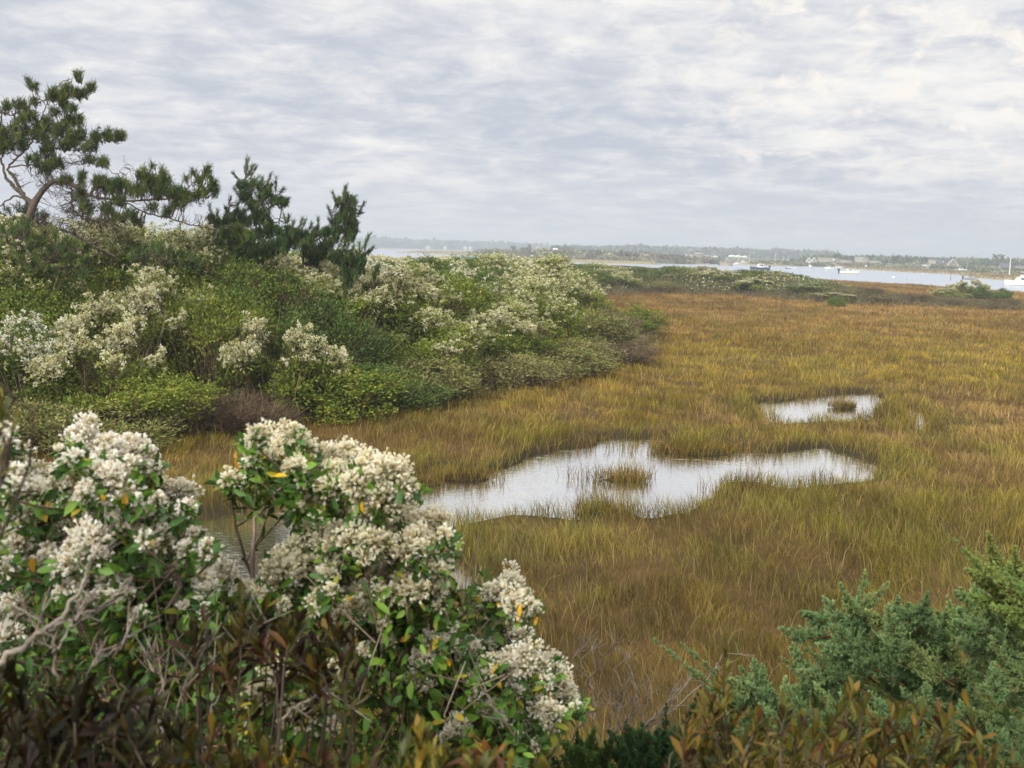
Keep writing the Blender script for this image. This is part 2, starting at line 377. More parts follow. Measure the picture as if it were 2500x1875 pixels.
F = np.stack([ii + jj, ii + nt_ + jj, ii + nt_ + j2, ii + j2], -1).reshape(-1, 4)[:, ::-1]
g = Geo(); g.add(np.column_stack([PG, h]), F, col)
M_ground = solid('marsh_soil', .95, .15, 1.5, .25, .25)
tag(g.build('ground', M_ground, smooth=True), kind='structure')

# water
def watermat(name, base, rough, bump, scale, stretch, alpha_depth=None):
    m, t = material(name); n, l = t.nodes, t.links
    tx = n.new('ShaderNodeTexCoord'); mp = n.new('ShaderNodeMapping'); mp.inputs['Scale'].default_value = stretch; l.new(tx.outputs['Object'], mp.inputs[0])
    nz = n.new('ShaderNodeTexNoise'); l.new(mp.outputs[0], nz.inputs['Vector']); nz.inputs['Scale'].default_value = scale; nz.inputs['Detail'].default_value = 4
    b = n.new('ShaderNodeBump'); b.inputs['Strength'].default_value = bump; b.inputs['Distance'].default_value = .02; l.new(nz.outputs[0], b.inputs['Height'])
    p = n.new('ShaderNodeBsdfPrincipled'); p.inputs['Base Color'].default_value = (*base, 1); p.inputs['Roughness'].default_value = rough
    p.inputs['IOR'].default_value = 1.34; l.new(b.outputs[0], p.inputs['Normal'])
    if alpha_depth:                                   # patches of floating scum and foam lines
        n2 = n.new('ShaderNodeTexNoise'); mp2 = n.new('ShaderNodeMapping'); mp2.inputs['Scale'].default_value = (1, 3.0, 1); l.new(tx.outputs['Object'], mp2.inputs[0]); l.new(mp2.outputs[0], n2.inputs['Vector'])
        n2.inputs['Scale'].default_value = 1.1; n2.inputs['Detail'].default_value = 9; n2.inputs['Roughness'].default_value = .72; n2.inputs['Distortion'].default_value = 1.2
        mr = n.new('ShaderNodeMapRange'); l.new(n2.outputs[0], mr.inputs[0]); mr.inputs[1].default_value = .58; mr.inputs[2].default_value = .66
        mr.inputs[3].default_value = 0; mr.inputs[4].default_value = .55
        d = n.new('ShaderNodeBsdfDiffuse'); d.inputs[0].default_value = (*srgb(176, 176, 160), 1)
        mx = n.new('ShaderNodeMixShader'); l.new(mr.outputs[0], mx.inputs[0]); l.new(p.outputs[0], mx.inputs[1]); l.new(d.outputs[0], mx.inputs[2]); last = mx
    else: last = p
    if alpha_depth:                                   # at these flat angles the shallow water is nearly a mirror
        lw = n.new('ShaderNodeLayerWeight'); lw.inputs[0].default_value = .5; l.new(b.outputs[0], lw.inputs['Normal']); m3 = n.new('ShaderNodeMapRange'); l.new(lw.outputs['Facing'], m3.inputs[0])
        for i_, q_ in enumerate((.62, .76, .12, .92)): m3.inputs[i_ + 1].default_value = q_
        gl_ = n.new('ShaderNodeBsdfGlossy'); gl_.inputs['Roughness'].default_value = rough; l.new(b.outputs[0], gl_.inputs['Normal']); gl_.inputs[0].default_value = (.97, .97, .97, 1)
        m4 = n.new('ShaderNodeMixShader'); l.new(m3.outputs[0], m4.inputs[0]); l.new(p.outputs[0], m4.inputs[1]); l.new(gl_.outputs[0], m4.inputs[2]); l.new(m4.outputs[0], mx.inputs[1])
    o = n.new('ShaderNodeOutputMaterial'); l.new(last.outputs[0], o.inputs[0]); return m
M_pond = watermat('pond_water', srgb(70, 60, 42), .03, .18, 9, (1, 1.6, 1), True)
M_sea = watermat('harbour_water', srgb(150, 160, 178), .22, .6, .8, (1, 1, 1))
def sheet(name, pg, z, mat, pad=0.0):
    me = bpy.data.meshes.new(name); c = pg.mean(0); q = c + (pg - c) * (1 + pad)
    me.from_pydata([(a, b, z) for a, b in q], [], [tuple(range(len(q)))]); me.materials.append(mat)
    o = bpy.data.objects.new(name, me); SC.collection.objects.link(o); return tag(o, kind='structure')
def rect(pg, m): lo, hi = pg.min(0) - m, pg.max(0) + m; return np.array([lo, (hi[0], lo[1]), hi, (lo[0], hi[1])])
sheet('pond_water', rect(np.vstack([P1, P2, P3p]), .8), -.115, M_pond)
sheet('harbour_water', np.array([[-3500, 80], [3500, 80], [5000, 6000], [-5000, 6000]]), WL, M_sea)

# ------------------------------------------------------------------ marsh grass
def marsh_cols(P):
    x, y = P[:, 0], P[:, 1]; r = np.hypot(x, y); n = len(P)
    gold, olive, brown, pink, orange, dark, yel, rust = [np.array(srgb(*c)) for c in
        ((170, 136, 44), (128, 130, 38), (132, 96, 50), (176, 142, 106), (168, 122, 64), (98, 80, 50), (172, 152, 50), (152, 98, 60))]
    a = vn(x * .16, y * .16, 31, 3); b = vn(x * .7, y * .7, 41, 3); c = vn(x * .35 + y * .05, y * .12, 51, 3); q = rng.random(n)
    Xp, Yp, _ = proj(np.column_stack([x, y, np.zeros(n)]))
    k = np.zeros((n, 3)); w = np.zeros(n)
    def add(cc, wt):
        nonlocal k, w; wt = np.clip(wt, 0, None); k = k + cc * wt[:, None]; w = w + wt
    add(gold, .45 + 0 * a); add(olive, .9 * sm(b, .42, .62) + .3)
    add(brown, .85 * sm(a, .5, .62)); add(dark, .5 * sm(1 - b, .52, .68))
    sp = np.full(n, -9.0); m = r < 45; sp[m] = pond(P[m])
    add(olive * .95, 2.2 * sm(sp, -1.2, -.1)); add(pink, 1.4 * sm(sp, -4.5, -1.5) * (1 - sm(sp, -1.3, -.5)) * sm(a, .45, .6) * (y > 13))
    add(yel, 3.0 * np.exp(-((Yp - 900) / 55) ** 2) * sm(Xp, 1450, 1800)); add(gold, 1.8 * np.exp(-((Yp - 830) / 90) ** 2))
    add(orange, 2.0 * sm(Yp, 840, 770) * (Yp > 0)); add(pink, 2.0 * sm(c, .5, .62) * sm(Yp, 850, 760))
    add(rust, 2.2 * sm(Yp, 730, 705)); add(dark, 1.1 * sm(1 - c, .5, .62) * sm(Yp, 860, 800))
    add(brown * .9, .3 * sm(Yp, 1120, 1320)); add(olive * .95, .8 * sm(Yp, 1120, 1320)); 
    k = k / w[:, None]
    tf = vn(x * 1.9, y * 1.3, 131, 3); k = k * (.50 + .80 * sm(tf, .34, .66))[:, None]          # tufts and matted hollows
    gm = (sm(vn(x * 1.1, y * .8, 141, 2), .5, .7) * .5)[:, None]; k = k * (1 - gm) + np.array(srgb(130, 132, 48)) * gm
    # single blades stray from their patch
    stray = q < .45; alt = np.array([yel, brown, olive, pink, dark, orange])[rng.integers(0, 6, n)]
    k[stray] = k[stray] * .35 + alt[stray] * .65
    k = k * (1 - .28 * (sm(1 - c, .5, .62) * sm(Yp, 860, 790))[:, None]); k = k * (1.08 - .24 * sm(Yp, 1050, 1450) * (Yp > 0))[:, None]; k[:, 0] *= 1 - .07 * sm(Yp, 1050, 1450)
    return k * rng.uniform(.42, 1.34, (n, 1)) * (1 + .5 * (rng.random((n, 1)) < .04)), sp
def blades(g, P, z, Hh, Wd, C, lean, spread=.28, tip=1.15):
    n = len(P); az = rng.uniform(0, 2 * np.pi, n); s = np.stack([np.cos(az), np.sin(az), 0 * az], 1)
    d = rng.normal(size=(n, 3)) * spread; d[:, 2] = 0; d = d + lean
    B = np.column_stack([P, z]); up = np.array([0, 0, 1.0])
    Hh = Hh[:, None]; Wd = Wd[:, None]
    m = B + (up * .55 + d * .35) * Hh; t = B + (up * (1 - .3 * np.linalg.norm(d, axis=1, keepdims=True)) + d) * Hh
    V = np.stack([B - s * Wd / 2, B + s * Wd / 2, m - s * Wd * .4, m + s * Wd * .4, t], 1)
    b = np.arange(n)[:, None] * 5
    F = np.concatenate([b + np.array(q) for q in ((0, 1, 3), (0, 3, 2), (2, 3, 4))])
    CC = np.repeat(C[:, None], 5, 1).copy(); CC[:, 4] *= tip
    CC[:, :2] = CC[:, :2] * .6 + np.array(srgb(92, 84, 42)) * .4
    g.add(V, F, CC.reshape(-1, 3))
def wedge(n_per, d0, d1, p, a0=-33, a1=35):
    "random points in the view wedge, density n_per at 8 m falling as distance^-p"
    e = 2 - p; tot = n_per * 8 ** p * math.radians(a1 - a0) * ((d1 ** e - d0 ** e) / e if abs(e) > 1e-6 else math.log(d1 / d0)); n = int(tot)
    u = rng.random(n); d = (d0 ** e + u * (d1 ** e - d0 ** e)) ** (1 / e) if abs(e) > 1e-6 else d0 * (d1 / d0) ** u
    a = np.radians(rng.uniform(a0, a1, n)); return np.stack([d * np.sin(a), d * np.cos(a)], 1), d
P, d = wedge(1650, 4.6, 230, 1.5)
hh, st, sa, sp = Hgt(P, True)
edge = sm(sp, -.6, -.05)
keep = (sp < -.08 + .16 * vn(P[:, 0] * 2, P[:, 1] * 2, 151, 2)) & (sa > -.2) & (st < 1.0 + rng.random(len(P)) * 2) & (hh < 1.3)
thin = (sp > .02) & (rng.random(len(P)) < .5)
keep &= ~thin & ((P[:, 0] > -20) | (d > 40))
P, d, hh, st, sp, edge = P[keep], d[keep], hh[keep], st[keep], sp[keep], edge[keep]
C, _ = marsh_cols(P)
mat_ = vn(P[:, 0] * .5, P[:, 1] * .5, 61, 3)
Hh = (.16 + .11 * mat_ + .10 * edge) * rng.uniform(.6, 1.25, len(P)) * (.55 + .7 * sm(vn(P[:, 0] * 1.6, P[:, 1] * 1.1, 131, 3), .3, .65)) * (1 + .25 * sm(d, 60, 150))
la = vn(P[:, 0] * .22, P[:, 1] * .22, 71, 2) * 12; lm = (.06 + .38 * sm(vn(P[:, 0] * .4, P[:, 1] * .4, 81, 2), .45, .7)) * (1 - .6 * edge)
lean = np.column_stack([np.cos(la) * lm, np.sin(la) * lm, 0 * la])
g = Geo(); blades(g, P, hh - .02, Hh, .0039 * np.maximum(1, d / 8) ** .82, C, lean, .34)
# a second, sparse layer of taller bent stalks with pale tips
P, d = wedge(36, 4.8, 90, 1.5); hh, st, sa, sp = Hgt(P, True); k_ = (sp < -.1) & (sa > 0) & (st < .5) & (hh < 1); P, d, hh = P[k_], d[k_], hh[k_]
C, _ = marsh_cols(P); C = C * .5 + np.array(srgb(190, 160, 110)) * .5
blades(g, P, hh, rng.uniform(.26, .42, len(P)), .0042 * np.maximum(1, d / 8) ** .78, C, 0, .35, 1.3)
# tall rushes standing in the pond margins and loose stems in the water
P, d = wedge(500, 6, 40, 1.3, -25, 30); sp = pond(P); k_ = (sp > -.25) & (sp < .35) & (vn(P[:, 0] * 1.5, P[:, 1] * 1.5, 91, 2) > .56); P, d = P[k_], d[k_]
C = pick([srgb(128, 116, 48), srgb(96, 82, 44), srgb(160, 124, 66)], len(P))
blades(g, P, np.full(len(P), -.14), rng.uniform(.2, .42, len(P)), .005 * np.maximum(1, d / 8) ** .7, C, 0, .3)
for x, y, rx, ry in ISL:                      # dense tufts on the pond islets
    n = int(2600 * rx * ry) + 60; a = rng.uniform(0, 6.28, n); q = np.sqrt(rng.random(n)) * 1.1; Pi = np.column_stack([x + np.cos(a) * q * rx, y + np.sin(a) * q * ry]); dd = np.hypot(Pi[:, 0], Pi[:, 1])
    C = pick([srgb(142, 126, 46), srgb(158, 116, 52), srgb(118, 112, 42), srgb(112, 84, 48)], n, jit=.3); blades(g, Pi, np.full(n, -.10), rng.uniform(.14, .27, n), .005 * np.maximum(1, dd / 8) ** .8, C, 0, .45)
tag(g.build('marsh_grass', M_grass), 'golden brown salt marsh grass spreading round the ponds out to the harbour edge', 'grass', kind='stuff')

# ------------------------------------------------------------------ the thicket: shrubs one by one
BR = [srgb(104, 84, 66), srgb(122, 104, 86), srgb(84, 66, 54)]
def lobes_of(r_, R, Hh, n, low=.45):
    a = r_.uniform(0, 2 * np.pi, n); rad = R * np.sqrt(r_.uniform(.0, .72, n)); zf = 1 - .55 * (rad / R) ** 2
    z = Hh * zf * r_.uniform(.55, .92, n); lowm = r_.random(n) < low; z[lowm] *= r_.uniform(.25, .7, lowm.sum())
    return np.column_stack([np.cos(a) * rad, np.sin(a) * rad, z]), r_.uniform(.16, .40, n) * R
def shrub_proto(name, seed, R=1.0, Hh=1.45, nl=46, nleaf=13000, L=.075, Wd=.028, cols=None, w=None, flower=0, twigs=60, label='', cat='shrub', fcols=None, tw=True, sparse=False, up=.35):
    global rng; keepr = rng; rng = np.random.default_rng(seed); r_ = rng
    root = empty(name, (0, 0, -50), label, cat)
    C_, Rr = lobes_of(r_, R, Hh, nl)
    # stems
    g = Geo()
    for i in range(nl):
        b = np.array([*(C_[i, :2] * .12 + r_.normal(0, .05 * R, 2)), -.15]); m = b * .5 + C_[i] * .5 + [*(C_[i, :2] * .1), .05]
        tube(g, curve([b, m, C_[i]], 6), np.linspace(.022, .007, 6) * R, pick(BR, 1)[0], 4)
    a = C_[r_.integers(0, nl, twigs * 6)]; dd = rdir(len(a), .55); ln = r_.uniform(.3, .62, len(a)) * R * .62
    cones(g, a - [0, 0, .15 * R], a + dd * ln[:, None], .006 * R, .002, pick(BR, len(a)))
    if tw:                                              # leaning bare stems under the leaf canopy
        n = twigs * 2; an = r_.uniform(0, 2 * np.pi, n); q = np.sqrt(r_.random(n)) * R * .9
        p0 = np.column_stack([np.cos(an) * q * .55, np.sin(an) * q * .55, np.full(n, -.05)]); p1 = np.column_stack([np.cos(an) * q, np.sin(an) * q, Hh * r_.uniform(.35, .75, n)]) + r_.normal(0, .12, (n, 3))
        cones(g, p0, p1, .009, .003, pick(BR + [srgb(150, 132, 112)], n))
    g.build('stems', M_twig, root)
    # leaves on the shells of the lobes
    g = Geo(); li = r_.choice(nl, nleaf, p=Rr ** 2 / (Rr ** 2).sum()); dr = rdir(nleaf, up); 
    rr_ = Rr[li] * (r_.uniform(.45, 1.12, nleaf) if not sparse else r_.uniform(.2, 1.3, nleaf))
    Pn = C_[li] + dr * rr_[:, None] * [1, 1, .9]
    sh = r_.random(nleaf) < .42                          # leaves along upright shoots that break the outline
    ns = nl * 9; sb = r_.integers(0, nl, ns); sdir = rdir(ns, .9); slen = r_.uniform(.5, 1.35, ns)
    si = r_.integers(0, ns, nleaf)[sh]; tt = r_.uniform(.25, 1.0, sh.sum()); li[sh] = sb[si]
    Pn[sh] = C_[sb[si]] + sdir[si] * (Rr[sb[si]] * slen[si] * 1.25 * tt)[:, None] + r_.normal(0, .022 * R, (sh.sum(), 3))
    tone = .82 + .36 * r_.random(nl)[li]; Pn[:, 2] = np.maximum(Pn[:, 2], .02 + .1 * r_.random(nleaf))
    cc = pick(cols, nleaf, w) * tone[:, None]
    D = unit(dr * .7 + rdir(nleaf) * .8 + [0, 0, .45]); Un = unit(dr + rdir(nleaf) * .6 + [0, 0, .3])
    diamonds(g, Pn, D, Un, L * r_.uniform(.6, 1.25, nleaf), Wd * r_.uniform(.7, 1.2, nleaf), cc)
    g.build('foliage', M_leaf, root)
    if flower:
        g = Geo(); nf = int(flower * 1.3)                 # tufts at the ends of the topmost shoots, in uneven drifts
        top = Hh * (1 - .5 * (np.hypot(Pn[:, 0], Pn[:, 1]) / (R * 1.15)) ** 2); up_ = Pn[:, 2] / np.maximum(top, .2)
        drift = vn(Pn[:, 0] * 2.6 / R + seed, Pn[:, 1] * 2.6 / R, seed, 2); c_ = np.flatnonzero((up_ > .7) & (drift > .34 - flower / 5000))
        wgt = (up_[c_] - .66) ** 1.0; ii_ = r_.choice(c_, nf, p=wgt / wgt.sum()); P_ = Pn[ii_] + rdir(nf, .9) * .05
        k = 12; c0 = np.repeat(P_, k, 0); rdd = rdir(nf * k, .3); base = np.repeat(pick(fcols, nf, jit=.1), k, 0)
        rk = np.repeat(r_.uniform(.018, .042, nf), k)[:, None]
        pts = c0 + rdd * rk * r_.uniform(.2, 1, (nf * k, 1))
        dark = r_.random(nf * k) < .12; bc = base * r_.uniform(.85, 1.1, (nf * k, 1)); bc[dark] = bc[dark] * .55 * [1, .9, .7]
        diamonds(g, pts - rdd * .008, rdd, rdir(nf * k), .036, .024, bc, .1, .7)
        g.build('flower_heads', M_floss, root)
    rng = keepr
    return root
GR = [srgb(108, 126, 46), srgb(124, 138, 52), srgb(92, 112, 44), srgb(142, 150, 58)]
YG = [srgb(122, 138, 46), srgb(136, 148, 52), srgb(100, 120, 44), srgb(196, 166, 56), srgb(150, 150, 56)]
DG = [srgb(84, 110, 50), srgb(98, 122, 56), srgb(74, 98, 44), srgb(112, 130, 60)]
SG = [srgb(128, 134, 80), srgb(114, 122, 66), srgb(150, 148, 96), srgb(144, 130, 78)]
BW = [srgb(108, 96, 72), srgb(122, 104, 78), srgb(92, 92, 62), srgb(104, 108, 72), srgb(134, 110, 84)]
CRM = [srgb(228, 226, 194), srgb(212, 208, 166), srgb(238, 234, 212), srgb(192, 188, 144)]
WHT = [srgb(242, 242, 232), srgb(230, 230, 216), srgb(218, 208, 184)]
PRO = {
 'cream': [shrub_proto('groundsel_shrub', 1, cols=GR, flower=560, fcols=CRM, label='x'), shrub_proto('groundsel_shrub', 2, cols=GR + YG[:2], flower=460, fcols=CRM, label='x', R=1.1)],
 'white': [shrub_proto('groundsel_shrub', 3, cols=GR + DG, flower=360, fcols=WHT, label='x')],
 'densec': [shrub_proto('groundsel_shrub', 4, cols=GR, flower=950, fcols=CRM, label='x', nl=18)],
 'few': [shrub_proto('groundsel_shrub', 5, cols=GR + DG, flower=110, fcols=WHT, label='x')],
 'yellow': [shrub_proto('yellowing_shrub', 6, cols=YG, w=[.40, .24, .32, .02, .02], L=.07, Wd=.034, label='x'), shrub_proto('yellowing_shrub', 7, cols=YG[:3] + GR + YG[4:], L=.065, label='x', Hh=1.6)],
 'green': [shrub_proto('leafy_shrub', 8, cols=GR + DG[:2], label='x'), shrub_proto('leafy_shrub', 9, cols=DG, label='x', Hh=1.3)],
 'elder': [shrub_proto('marsh_elder', 10, cols=SG + GR[:1], L=.1, Wd=.03, label='x', Hh=1.15, nleaf=7000), shrub_proto('marsh_elder', 11, cols=SG, L=.09, Wd=.026, label='x', Hh=1.0, nleaf=6000)],
 'twig': [shrub_proto('twiggy_shrub', 12, cols=BW, L=.045, Wd=.016, nleaf=7000, sparse=True, twigs=220, label='x', Hh=1.0), shrub_proto('twiggy_shrub', 13, cols=BW + SG, L=.05, Wd=.018, nleaf=6000, sparse=True, twigs=260, label='x', Hh=.9)],
 'bay': [shrub_proto('bayberry_shrub', 14, cols=DG, L=.08, Wd=.026, label='x', Hh=1.25, up=.7)],
}
KIND = {'cream': 'green shrub with scattered cream tufts', 'white': 'dark leafy shrub with whitish tufts', 'densec': 'shrub thickly covered in cream tufts', 'few': 'green shrub with few white tufts',
        'yellow': 'flowerless yellowing green shrub', 'green': 'flowerless mid green shrub', 'elder': 'grey green long leaved shrub', 'twig': 'low brownish twiggy shrub', 'bay': 'smooth dark green shrub'}
def where(X, Y, st, d):
    row = 'at thicket foot' if st < 2.6 else ('low on slope' if st < 7 and d < 45 else ('high on slope' if d < 40 else 'mid thicket' if d < 62 else 'far thicket'))
    col_ = 'by the crooked pine' if X < 180 else 'under the pine bough' if X < 360 else 'left of dark pines' if X < 520 else 'under the dark pines' if X < 760 else 'below the smallest pine' if X < 980 else \
        'under open harbour skyline' if X < 1250 else 'near the rounded tip' if X < 1620 and d < 62 else 'in the marina strip' if X < 1800 else 'at the strip end'
    return row + ', ' + col_
ORD = 'first second third fourth fifth sixth seventh eighth ninth tenth eleventh twelfth thirteenth fourteenth fifteenth sixteenth seventeenth eighteenth nineteenth twentieth'.split(); ORD += ['twenty-' + q for q in ORD[:10]]
placed = []; cells = {}
# photo-guided patches: (X, Y, radius px, kind) for what dominates where
HINT = [(100, 690, 110, 'cream'), (260, 680, 120, 'cream'), (330, 640, 70, 'cream'), (40, 760, 50, 'white'), (150, 770, 90, 'cream'), (290, 800, 110, 'densec'), (360, 730, 80, 'densec'), (200, 830, 60, 'white'), (470, 720, 90, 'yellow'), (560, 690, 60, 'yellow'),
        (560, 780, 90, 'yellow'), (640, 660, 80, 'green'), (720, 700, 70, 'densec'), (780, 740, 60, 'cream'), (650, 740, 60, 'green'), (680, 850, 110, 'yellow'), (790, 800, 60, 'white'), (560, 880, 80, 'white'), (250, 930, 120, 'yellow'), (120, 950, 100, 'elder'),
        (430, 980, 120, 'elder'), (600, 990, 110, 'elder'), (330, 1040, 120, 'elder'), (60, 1050, 120, 'elder'), (450, 860, 90, 'green'), (840, 830, 80, 'green'), (900, 900, 100, 'green'), (920, 740, 60, 'densec'), (1000, 770, 60, 'cream'), (1060, 800, 50, 'cream'),
        (1170, 830, 70, 'densec'), (1190, 860, 50, 'cream'), (1300, 800, 70, 'cream'), (1420, 790, 50, 'cream'), (1080, 900, 90, 'twig'), (1250, 900, 100, 'elder'), (1380, 880, 110, 'elder'), (1480, 850, 100, 'twig'), (1540, 830, 70, 'elder'), (1560, 790, 60, 'twig'), (1500, 760, 50, 'twig'), (1590, 760, 50, 'twig'), (1470, 730, 40, 'elder'), (950, 960, 120, 'twig'), (780, 980, 100, 'elder'),
        (950, 640, 60, 'densec'), (1080, 645, 50, 'densec'), (1020, 650, 40, 'bay'), (1150, 650, 80, 'green'), (1250, 660, 80, 'cream'), (1400, 660, 50, 'green'), (1350, 700, 60, 'cream'), (1500, 690, 60, 'cream'), (1560, 670, 40, 'green'),
        (1640, 650, 40, 'green'), (1680, 655, 45, 'densec'), (1740, 665, 40, 'densec'), (1800, 675, 45, 'bay'), (1890, 675, 30, 'densec'), (1930, 665, 50, 'bay'), (1975, 690, 30, 'few'), (2020, 695, 35, 'densec'), (1690, 690, 40, 'bay'), (1560, 710, 60, 'densec')]
HN = np.array([[a, b, c] for a, b, c, _ in HINT], float)
cand, cd_ = wedge(40, 15.5, 125, 1.2, -31, 34)
hh, st, sa, _ = Hgt(cand, True)
Xc, Yc, _ = proj(np.column_stack([cand, hh + 1.1])); Xg, Yg, _ = proj(np.column_stack([cand, hh]))
ok = (st > -.15 + .05 * np.clip(cd_ - 15, 0, 30)) & (Xc > -130) & (Xc < 2600); order = np.flatnonzero(ok)
u_ = rng.random(len(cand)); order = order[np.argsort(u_[order])]
for i in order:
    d = cd_[i]; spx = max(1.2, d / 17) if d < 58 else d / 27; p = cand[i]
    if any((p[0] - q[0]) ** 2 + (p[1] - q[1]) ** 2 < (.5 * (spx + q[2])) ** 2 for q in placed): continue
    X_, Y_ = Xc[i], Yc[i]; dd = np.hypot(HN[:, 0] - X_, (HN[:, 1] - Y_) * 1.3) / HN[:, 2]; j = dd.argmin()
    if st[i] < 1.9 and d < 45 and rng.random() < .8: kd = rng.choice(['elder', 'elder', 'twig', 'yellow'])
    elif dd[j] < 1: kd = HINT[j][3] if rng.random() < .93 else 'green'
    elif X_ > 2080: kd = 'twig'
    elif st[i] < 2.4 and d > 30: kd = rng.choice(['twig', 'elder'])
    elif st[i] < 2.4: kd = rng.choice(['elder', 'elder', 'yellow'])
    elif d > 55: kd = rng.choice(['densec', 'cream', 'green', 'bay', 'few', 'green'], p=[.28, .24, .14, .12, .1, .12])
    else: kd = rng.choice(['cream', 'white', 'yellow', 'green', 'few', 'densec'], p=[.25, .15, .2, .2, .1, .1])
    placed.append((p[0], p[1], spx, kd, hh[i], st[i], d, X_, Y_, Xg[i]))
CREST = [(880, 640), (905, 619), (960, 618), (1000, 624), (1050, 619), (1150, 624), (1250, 629), (1350, 631), (1400, 636), (1500, 642), (1560, 645), (1613, 647), (1654, 638), (1683, 637), (1717, 646), (1767, 652), (1815, 650), (1882, 654), (1916, 656), (1939, 666), (1984, 675), (2018, 682), (2040, 693), (2090, 706)]
# shrubs whose tops the photo shows right under the pines: (X, Y of the top, depth, kind)
FORCE = [(585, 603, 22.4, 'green'), (650, 598, 22.2, 'green'), (715, 618, 22.6, 'green'), (545, 645, 21.6, 'cream'), (620, 650, 21.2, 'yellow'), (775, 640, 22.9, 'green'), (835, 672, 23.1, 'green'), (25, 672, 20.2, 'cream'), (110, 664, 20.4, 'cream'),
         (195, 668, 20.2, 'cream'), (280, 652, 20.9, 'densec'), (345, 668, 20.6, 'cream'), (425, 672, 21.2, 'yellow'), (485, 652, 21.6, 'yellow'), (700, 690, 21.8, 'cream'), (612, 645, 21.9, 'green'), (385, 668, 21.3, 'cream'), (150, 765, 18.6, 'cream'), (60, 770, 18.2, 'white'), (200, 740, 19.4, 'cream'), (300, 700, 19.9, 'densec'), (520, 700, 20.6, 'yellow'), (680, 745, 20.2, 'densec'), (640, 640, 22.0, 'green'), (330, 745, 18.8, 'densec'), (240, 790, 18.2, 'densec'), (400, 645, 23.5, 'green')]
for fx, fy, fd, fk in FORCE:
    q = P3(fx, fy, fd); gz = hz(q[0], q[1]); placed = [w for w in placed if (w[0] - q[0]) ** 2 + (w[1] - q[1]) ** 2 > .8]
    placed.append((q[0], q[1], 1.35, fk, gz, 9.0, fd, fx, fy, -(q[2] - gz)))
for (x, y, spx, kd, z, s_, d, X_, Y_, Xg_) in placed:
    sc_ = (.66 + .45 * spx) * rng.uniform(.85, 1.15) * (.6 if X_ > 2080 else 1); zs = min(sc_, 1.15 + .25 * rng.random()) * (.62 if s_ < 1.6 else .8 if s_ < 3 else 1) * rng.uniform(.85, 1.1)
    if Xg_ < 0 and s_ == 9.0: zs = min(1.35, -Xg_ / 1.42); sc_ = min(1.3, max(1.0, zs))
    if X_ < 520 and d < 26: zs *= .95
    if X_ > 2080: zs *= .5
    elif X_ > 880 and d > (60 if X_ > 1250 else 48):                       # crest of the far strip
        zt = P3(X_, np.interp(X_, [a for a, _ in CREST], [b for _, b in CREST]) + 4 + abs(rng.normal(0, 4)), d)[2]; zs = np.clip((zt - z) / 1.5, .3, 2.0) * (1 if s_ > 4.5 else rng.uniform(.5, .75))
    vs = PRO[kd]; pr = vs[rng.integers(0, len(vs))]; wr = where(X_, Y_, s_, d)
    cells.setdefault((kd, wr), []).append(dup(pr, (x, y, z), rng.uniform(0, 6.28), (sc_, sc_, zs)))
for (kd, wr), obs in cells.items():
    obs.sort(key=lambda o: o.location.x / o.location.y)
    for k_, o in enumerate(obs):
        o['label'] = KIND[kd] + ' ' + wr + ('' if len(obs) == 1 else ', ' + ORD[min(k_, 29)] + ' from left'); o['category'] = 'shrub'; o['group'] = KIND[kd].replace('shrub', 'shrubs') + ' ' + wr
# lone bushes out on the right-hand marsh
def lone(kd, X_, Yfoot, s_, zs, label, v=0):
    q = GP(X_, Yfoot, 0.0); o = dup(PRO[kd][v], (*q, hz(*q)), rng.uniform(0, 6), (s_, s_, zs)); o['label'] = label; o['category'] = 'shrub'
lone('densec', 2360, 731, 2.0, 1.3, 'cream flowering bush alone on the far marsh before the harbour edge')
lone('cream', 2318, 733, 1.6, .75, 'low cream and green bush on the near side of the tall flowering marsh bush')
lone('green', 2400, 734, 1.2, 1.0, 'round green bush touching the lone flowering bush on the far marsh', 1)
lone('bay', 2442, 737, 1.15, .95, 'small dark round bush standing by itself on the reddish far marsh')
lone('green', 2042, 750, .8, .5, 'small green bush sprouting from the orange marsh below the end of the strip')
lone('few', 1866, 715, .5, .6, 'tiny pale tufted bush in front of the brown scrub strip')
for vs in PRO.values():
    for r in vs:
        for c in list(r.children): bpy.data.objects.remove(c)
        bpy.data.objects.remove(r)
print('shrubs', len(placed), 'labels', len(cells))

# ------------------------------------------------------------------ undergrowth: bare stems, dead twigs and scrub between them
g = Geo(); P, d = wedge(260, 15, 60, 1.2, -31, 12); hh, st, sa, _ = Hgt(P, True); k_ = (st > 0) & (st < 14) & (rng.random(len(P)) < .25 + .75 * np.exp(-st / 2.5)); P, d, hh, st = P[k_], d[k_], hh[k_], st[k_]; n = len(P)
B = np.column_stack([P, hh - .03]); ln = rng.uniform(.35, 1.05, n) * (.6 + .4 * sm(st, 0, 2)); dr = rdir(n, .6) * [1, 1, .8] + [.45, -.15, .25]
cones(g, B, B + unit(dr) * ln[:, None], .009 * np.maximum(1, d / 22), .003 * np.maximum(1, d / 22), pick(BR + [srgb(150, 134, 116), srgb(130, 106, 88)], n))
nn = n * 2; i = rng.integers(0, n, nn); Pq = B[i] + unit(dr)[i] * (ln[i] * rng.uniform(.4, 1, nn))[:, None] + rng.normal(0, .08, (nn, 3))
diamonds(g, Pq, rdir(nn, .4), rdir(nn, .5), .07 * np.maximum(1, d[i] / 26), .024 * np.maximum(1, d[i] / 26), pick(SG + GR + YG[:2], nn))
